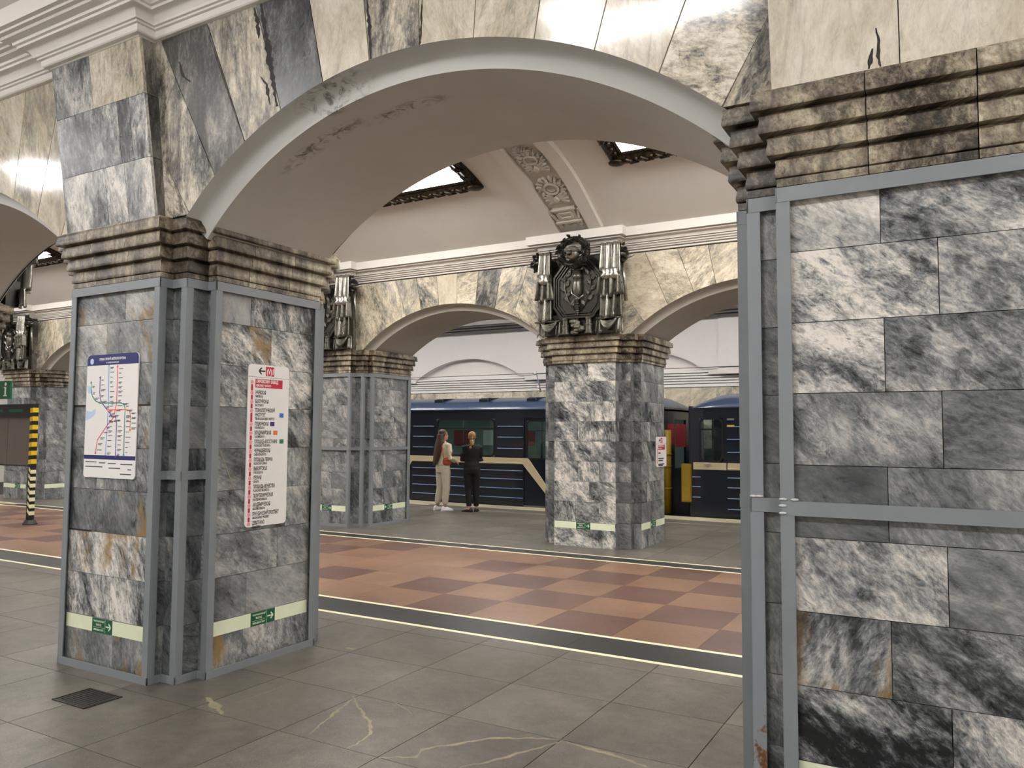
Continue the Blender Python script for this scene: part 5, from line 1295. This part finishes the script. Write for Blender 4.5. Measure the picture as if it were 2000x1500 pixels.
# ------------------------------------------------------------------ two women on the far platform
plain('skin', 'b98a72', .5, var=.04); plain('cloth_cream', 'd6cbae', .75, var=.07, scale=14, bump=.004); plain('cloth_trouser', 'cfc6b0', .75, var=.06, scale=12, bump=.004); plain('cloth_black', '0a0a0c', .8, var=.1, scale=14, bump=.004)
plain('shoe_white', 'f2f2f4', .5, var=.03); plain('shoe_black', '0e0d0d', .4); plain('bag_leather', 'b5482a', .4, var=.12, scale=20); plain('eye_dark', '15100c', .3); plain('lip', '9a5a50', .5)
def hairmat(nm, a, b):
    g = Nt(nm); P = g.sep(g.pos()); q = g.comb(g.math('MULTIPLY', P[0], 60), g.math('MULTIPLY', P[1], 60), g.math('MULTIPLY', P[2], 4)); f = g.noise(q, 1, 4, .6)
    MATS[nm] = g.bsdf(g.mix(f, lin(a), lin(b)), .45, 0, g.bump(f, .5, .01))
hairmat('hair_brown', '23140b', '5c3d26'); hairmat('hair_blonde', '6a4320', 'c09a58')
def remesh(name, mb, mat, parent, voxel=.011, it=3):
    o = mb.obj(name, mat, parent, True)
    r = o.modifiers.new('remesh', 'REMESH'); r.mode = 'VOXEL'; r.voxel_size = voxel; r.use_smooth_shade = True
    s_ = o.modifiers.new('smooth', 'SMOOTH'); s_.iterations = it; s_.factor = .5
    me = bpy.data.meshes.new_from_object(o.evaluated_get(bpy.context.evaluated_depsgraph_get()))
    o.modifiers.clear(); old = o.data; o.data = me; bpy.data.meshes.remove(old); me.name = name
    if not me.materials: me.materials.append(MATS[mat])
    return o
def ell(c, rx, ry, n=16, ang=0):
    return [(c[0]+rx*math.cos(2*PI*k/n)*math.cos(ang)-ry*math.sin(2*PI*k/n)*math.sin(ang), c[1]+rx*math.cos(2*PI*k/n)*math.sin(ang)+ry*math.sin(2*PI*k/n)*math.cos(ang), c[2]) for k in range(n)]
def limb(mb, pts, rad): mb.tube(pts, rad, 12)
def hand(mb, wrist, d, palm, side):
    """palm, four unequal curled fingers and a thumb from the side of the palm"""
    w_ = Vector(wrist); d = Vector(d).normalized(); pn = Vector(palm).normalized(); s_ = d.cross(pn).normalized()*side
    c = w_+d*.045
    M = Matrix((s_, d, pn)).transposed(); R = []
    for f, a, b in ((-.05, .02, .016), (-.02, .03, .016), (.02, .04, .015), (.045, .04, .012)): R.append([c+d*f+s_*(a*math.cos(2*PI*k/10))+pn*(b*math.sin(2*PI*k/10)) for k in range(10)])
    mb.rings(R)
    for q, l in enumerate((.066, .075, .07, .055)):
        b = c+d*.038+s_*(.03-.02*q); mb.tube([b-d*.01, b+d*l*.45+pn*.004, b+d*l*.8+pn*.018, b+d*l*.95+pn*.036], [.0095, .0095, .009, .007], 7)
    b = c-d*.01+s_*.032; mb.tube([b-s_*.01, b+s_*.022+d*.022, b+s_*.026+d*.05+pn*.012], [.012, .011, .008], 7)
def head(body, z, yaw, h=.225):
    """skull, jaw, nose, ears, neck; z of the chin underside"""
    c, s_ = math.cos(yaw), math.sin(yaw)
    def q(x, y, zz): return (x*c-y*s_, x*s_+y*c, z+zz)
    st = len(body.v)
    body.ball((0, -.012, .135), (.073, .092, .092), 16, 12); body.ball((0, .025, .065), (.055, .062, .068), 14, 10); body.ball((0, .05, .022), (.028, .03, .024), 10, 7)
    body.tube([(0, .080, .125), (0, .092, .100), (0, .099, .086), (0, .085, .078)], [.008, .010, .0115, .009], 8); body.ball((0, .082, .045), (.022, .012, .012), 8, 6)
    for sg in (-1, 1): body.ball((sg*.073, -.012, .10), (.012, .02, .03), 8, 6)
    for i in range(st, len(body.v)): body.v[i] = q(*body.v[i])
    return q
def person(label, loc, rz, height, spec):
    t = thing('person', label, 'person', loc, rz, 'people on the far platform'); k = height/1.70; t.scale = (k, k, k)
    B = MB(); J = MB(); T = MB()
    hz = 1.472; q = head(B, hz, spec['yaw'])
    B.rings([ell((0, -.015, 1.36), .07, .06), ell((0, -.01, 1.42), .052, .052), ell((0, -.005, 1.50), .05, .055), ell((0, 0, 1.54), .045, .05)])
    torso = [(.80, .16, .105, -.01), (.90, .172, .118, -.015), (.98, .155, .105, -.005), (1.06, .128, .092, 0), (1.14, .135, .095, .005), (1.24, .155, .108, .005), (1.32, .165, .105, -.005), (1.385, .14, .085, -.012), (1.42, .07, .06, -.012)]
    B.rings([ell((0, y, z), a, b) for z, a, b, y in torso])
    for sg, arm in ((1, spec['right']), (-1, spec['left'])):
        sh, el_, wr, pl = arm
        limb(B, [(sg*.12, -.01, 1.37), sh, ((sh[0]+el_[0])/2, (sh[1]+el_[1])/2, (sh[2]+el_[2])/2), el_, ((el_[0]+wr[0])/2, (el_[1]+wr[1])/2, (el_[2]+wr[2])/2), wr], [.05, .05, .043, .038, .035, .026])
        hand(B, wr, Vector(wr)-Vector(el_), pl, sg)
        e = .016
        w2 = [el_[i]+(wr[i]-el_[i])*.9 for i in range(3)]
        limb(J, [(sg*.10, -.01, 1.375), sh, ((sh[0]+el_[0])/2, (sh[1]+el_[1])/2, (sh[2]+el_[2])/2), el_, ((el_[0]+wr[0])/2, (el_[1]+wr[1])/2, (el_[2]+wr[2])/2), w2], [.062, .066, .06, .056, .052, .044])
    for sg, leg in ((1, spec['rleg']), (-1, spec['lleg'])):
        hp, kn, an = leg
        limb(B, [(hp[0], hp[1], .86), hp, ((hp[0]+kn[0])/2, (hp[1]+kn[1])/2, (hp[2]+kn[2])/2), kn, ((2*kn[0]+an[0])/3, (2*kn[1]+an[1])/3-.015, (2*kn[2]+an[2])/3), an], [.07, .082, .07, .052, .052, .035])
        fd = leg_dir = spec['rfoot'] if sg > 0 else spec['lfoot']; fx, fy = math.sin(fd), math.cos(fd)
        B.tube([(an[0]-fx*.03, an[1]-fy*.03, .05), (an[0]+fx*.05, an[1]+fy*.05, .045), (an[0]+fx*.14, an[1]+fy*.14, .03)], [.034, .035, .024], 8); limb(B, [an, (an[0], an[1], .05)], [.035, .036])
        tw = spec['tw']
        limb(T, [(hp[0]*.9, hp[1], .93), (hp[0], hp[1], .80), ((hp[0]+kn[0])/2, (hp[1]+kn[1])/2, (hp[2]+kn[2])/2), kn, ((kn[0]+an[0])/2, (kn[1]+an[1])/2-.008, (kn[2]+an[2])/2), (an[0], an[1], spec['cuff'])], [.095, .1*tw, .088*tw, .076*tw, .07*tw, .058*tw])
        # shoe
        F_ = MB(); R = []
        for d, wd, hh in ((-.075, .030, .07), (-.05, .037, .085), (0, .038, spec['shoe_h']), (.05, .040, .072), (.10, .044, .055), (.15, .040, .042), (.178, .022, .03)):
            cx, cy = an[0]+fx*d, an[1]+fy*d
            wd *= spec.get('sw', 1); hh *= spec.get('sw', 1)
            R.append([(cx+fy*wd*a, cy-fx*wd*a, b*hh) for a, b in ((-1, .0), (-1.06, .3), (-.85, .75), (-.35, 1), (.35, 1), (.85, .75), (1.06, .3), (1, .0))])
        F_.rings(R); so = F_.obj('shoe', spec['shoe'], t, True)
        F_ = MB(); F_.rings([[(an[0]+fx*d+fy*wd*a*1.06, an[1]+fy*d-fx*wd*a*1.06, z) for d, wd in ((-.08, .03), (0, .04), (.1, .046), (.165, .036), (.184, .015)) for a in (1,)]+[(an[0]+fx*d-fy*wd*1.06, an[1]+fy*d+fx*wd*1.06, z) for d, wd in ((.184, .015), (.165, .036), (.1, .046), (0, .04), (-.08, .03))] for z in (0.0, .022)]); F_.obj('sole', spec['shoe'], so)
    jt = [(z, a+.022, b+.024, y) for z, a, b, y in torso if z > spec['hem']]; 
    J.rings([ell((0, -.012, spec['hem']), .172*spec['jw'], .125*spec['jw'])]+[ell((0, y, z), max(a, .15*spec['jw']) if z < 1.33 else a, b*1.02) for z, a, b, y in jt if z < 1.4]+[ell((0, -.012, 1.425), .075, .068), ell((0, -.01, 1.455), .06, .06)])
    T.rings([ell((0, y, z), a+.014, b+.016) for z, a, b, y in torso if z < 1.05])
    bo = remesh('body', B, 'skin', t, .0085, 3)
    ja = remesh('jacket', J, spec['jacket'], t, .011, 3); tr_ = remesh('trousers', T, spec['trousers'], t, .011, 3)
    for sg in (-1, 1):
        m = MB(); m.ball(q(sg*.03, .076, .112-.0), (.011, .008, .007), 8, 6); m.obj('eye', 'eye_dark', bo, True)
        m = MB(); m.tube([q(sg*.016, .09, .132), q(sg*.03, .088, .138), q(sg*.046, .076, .134)], .004, 6); m.obj('eyebrow', spec['hairm'], bo, True)
    m = MB(); m.ball(q(0, .086, .044), (.022, .009, .008), 8, 6); m.obj('lips', 'lip', bo, True)
    return t, q, bo
def facing(ang_img):                       # angle in the picture plane: 0 = away from the viewer, +90 = to the right
    ax, ay = -.497, .868; rx, ry = .868, .497; a = math.radians(ang_img)
    dx, dy = ax*math.cos(a)+rx*math.sin(a), ay*math.cos(a)+ry*math.sin(a); return math.atan2(-dx, dy)
w1, q1, b1 = person('woman in a cream jacket and trousers with waist long brown hair', (-4.88, 10.36, 0), facing(48), 1.70, dict(yaw=-.55, right=((.185, 0, 1.36), (.235, .0, 1.10), (.16, .20, 1.03), (-.6, 0, -.4)), left=((-.185, 0, 1.36), (-.22, .06, 1.1), (-.1, .24, 1.06), (.6, 0, -.4)),
    rleg=((.09, 0, .84), (.10, .015, .47), (.085, -.01, .09)), lleg=((-.09, 0, .84), (-.12, .02, .47), (-.15, -.03, .09)), rfoot=.35, lfoot=.2, tw=1.06, cuff=.15, shoe_h=.09, sw=1.18, shoe='shoe_white', hem=.95, jw=1.08, jacket='cloth_cream', trousers='cloth_trouser', hairm='hair_brown'))
# her hair falls down the back to the waist
H = MB(); st = 0
H.ball(q1(0, -.022, .15), (.088, .098, .088), 14, 10)
H.rings([ell((0, -.07, 1.60), .085, .07), ell((0, -.10, 1.50), .10, .055), ell((0, -.125, 1.40), .115, .05), ell((-.01, -.14, 1.28), .12, .048), ell((-.03, -.15, 1.15), .11, .045), ell((-.05, -.165, 1.04), .085, .04), ell((-.06, -.175, .97), .055, .03), ell((-.06, -.18, .93), .02, .012)])
for sg in (-1, 1): H.tube([q1(sg*.05, .03, .2), q1(sg*.082, 0, .12), q1(sg*.085, -.03, .04), (sg*.09, -.08, 1.42)], [.03, .03, .035, .04], 8)
remesh('hair', H, 'hair_brown', w1, .010, 2)
bg = thing('shoulder_bag', 'small orange red leather shoulder bag worn by the woman in cream', 'bag', (w1.location.x, w1.location.y, 0), 0); bg.rotation_euler = w1.rotation_euler
m = MB(); R = []
for x, hh, th in ((-.115, .03, .012), (-.09, .065, .03), (-.03, .08, .04), (.03, .08, .04), (.09, .065, .03), (.115, .03, .012)):
    R.append([(.17+th*math.cos(2*PI*k/12), x-.02, 1.03+hh*math.sin(2*PI*k/12)) for k in range(12)])
m.rings(R); m.obj('pouch', 'bag_leather', bg, True)
m = MB(); m.rings([[(.17+th*1.12*math.cos(a), x-.02, 1.045+hh*math.sin(a)) for a in [PI*k/6 for k in range(7)]] for x, hh, th in ((-.10, .05, .025), (-.03, .075, .042), (.03, .075, .042), (.10, .05, .025))]); m.obj('flap', 'bag_leather', bg, True)
MB().tube([(.19, -.12, 1.07), (.16, -.13, 1.2), (.10, -.12, 1.36), (.06, -.06, 1.44), (.08, .06, 1.42), (.16, .12, 1.25), (.20, .09, 1.07)], .011, 7, .5).obj('strap', 'bag_leather', bg, True)
w2, q2, b2 = person('woman in black clothes with a blonde ponytail', (-4.27, 10.52, 0), facing(-8), 1.665, dict(yaw=-.15, right=((.175, 0, 1.35), (.205, .03, 1.10), (.05, .2, 1.08), (-.6, 0, -.4)), left=((-.175, 0, 1.35), (-.205, .03, 1.10), (-.05, .21, 1.10), (.6, 0, -.4)),
    rleg=((.09, 0, .84), (.095, .02, .47), (.10, .0, .09)), lleg=((-.09, 0, .84), (-.07, .02, .47), (-.055, -.05, .09)), rfoot=.25, lfoot=-.9, tw=.98, cuff=.12, shoe_h=.075, shoe='shoe_black', hem=.90, jw=1.0, jacket='cloth_black', trousers='cloth_black', hairm='hair_blonde'))
H = MB(); H.ball(q2(0, -.022, .142), (.084, .094, .09), 14, 10); H.ball(q2(0, -.10, .085), (.03, .03, .03), 10, 7)
H.tube([q2(0, -.10, .085), q2(0, -.13, .03), q2(.012, -.14, -.05), q2(-.022, -.13, -.11), q2(-.045, -.12, -.155)], [.028, .04, .044, .034, .010], 9)
remesh('hair', H, 'hair_blonde', w2, .009, 2)
m = MB(); m.lathe([(.026, -.01), (.034, 0), (.026, .01)], 12, q2(0, -.112, .065)); m.obj('hair_tie', 'cloth_black', w2, True)

# ------------------------------------------------------------------ small fittings
c_ = MB().tube([(3.44, .33, 3.245), (3.60, .30, 3.155), (3.75, .27, 3.065)], .008, 6).obj('cable', 'stand_black', smooth=True); tag(c_, 'short black cable fixed along the arch soffit by the right capital', 'cable')
t = thing('signal_rod', 'thin grey rod with two round knobs on the white track wall cornice', 'rod', (-5.08, YW-.235, 2.72))
MB().tube([(.06, 0, 0), (-.06, -.02, .55)], .02, 8).obj('rod', 'steel_grey', t, True)
MB().box(.0, .05, .0, .034, .42, .46).obj('bracket', 'steel_grey', t)
for z in (.13, .5): m = MB(); m.ball((.06-.12*z/.55-.03, -.04, z), .045, 10, 7); m.obj('knob', 'plaster_trim', t, True)
for z in (3.21,): tag(MB().tube([(X0+.1, YW-.28, z), (X1-.1, YW-.28, z)], .008, 6).obj('cable', 'stand_black', smooth=True), 'thin dark cable running along the white track wall cornice', 'cable')
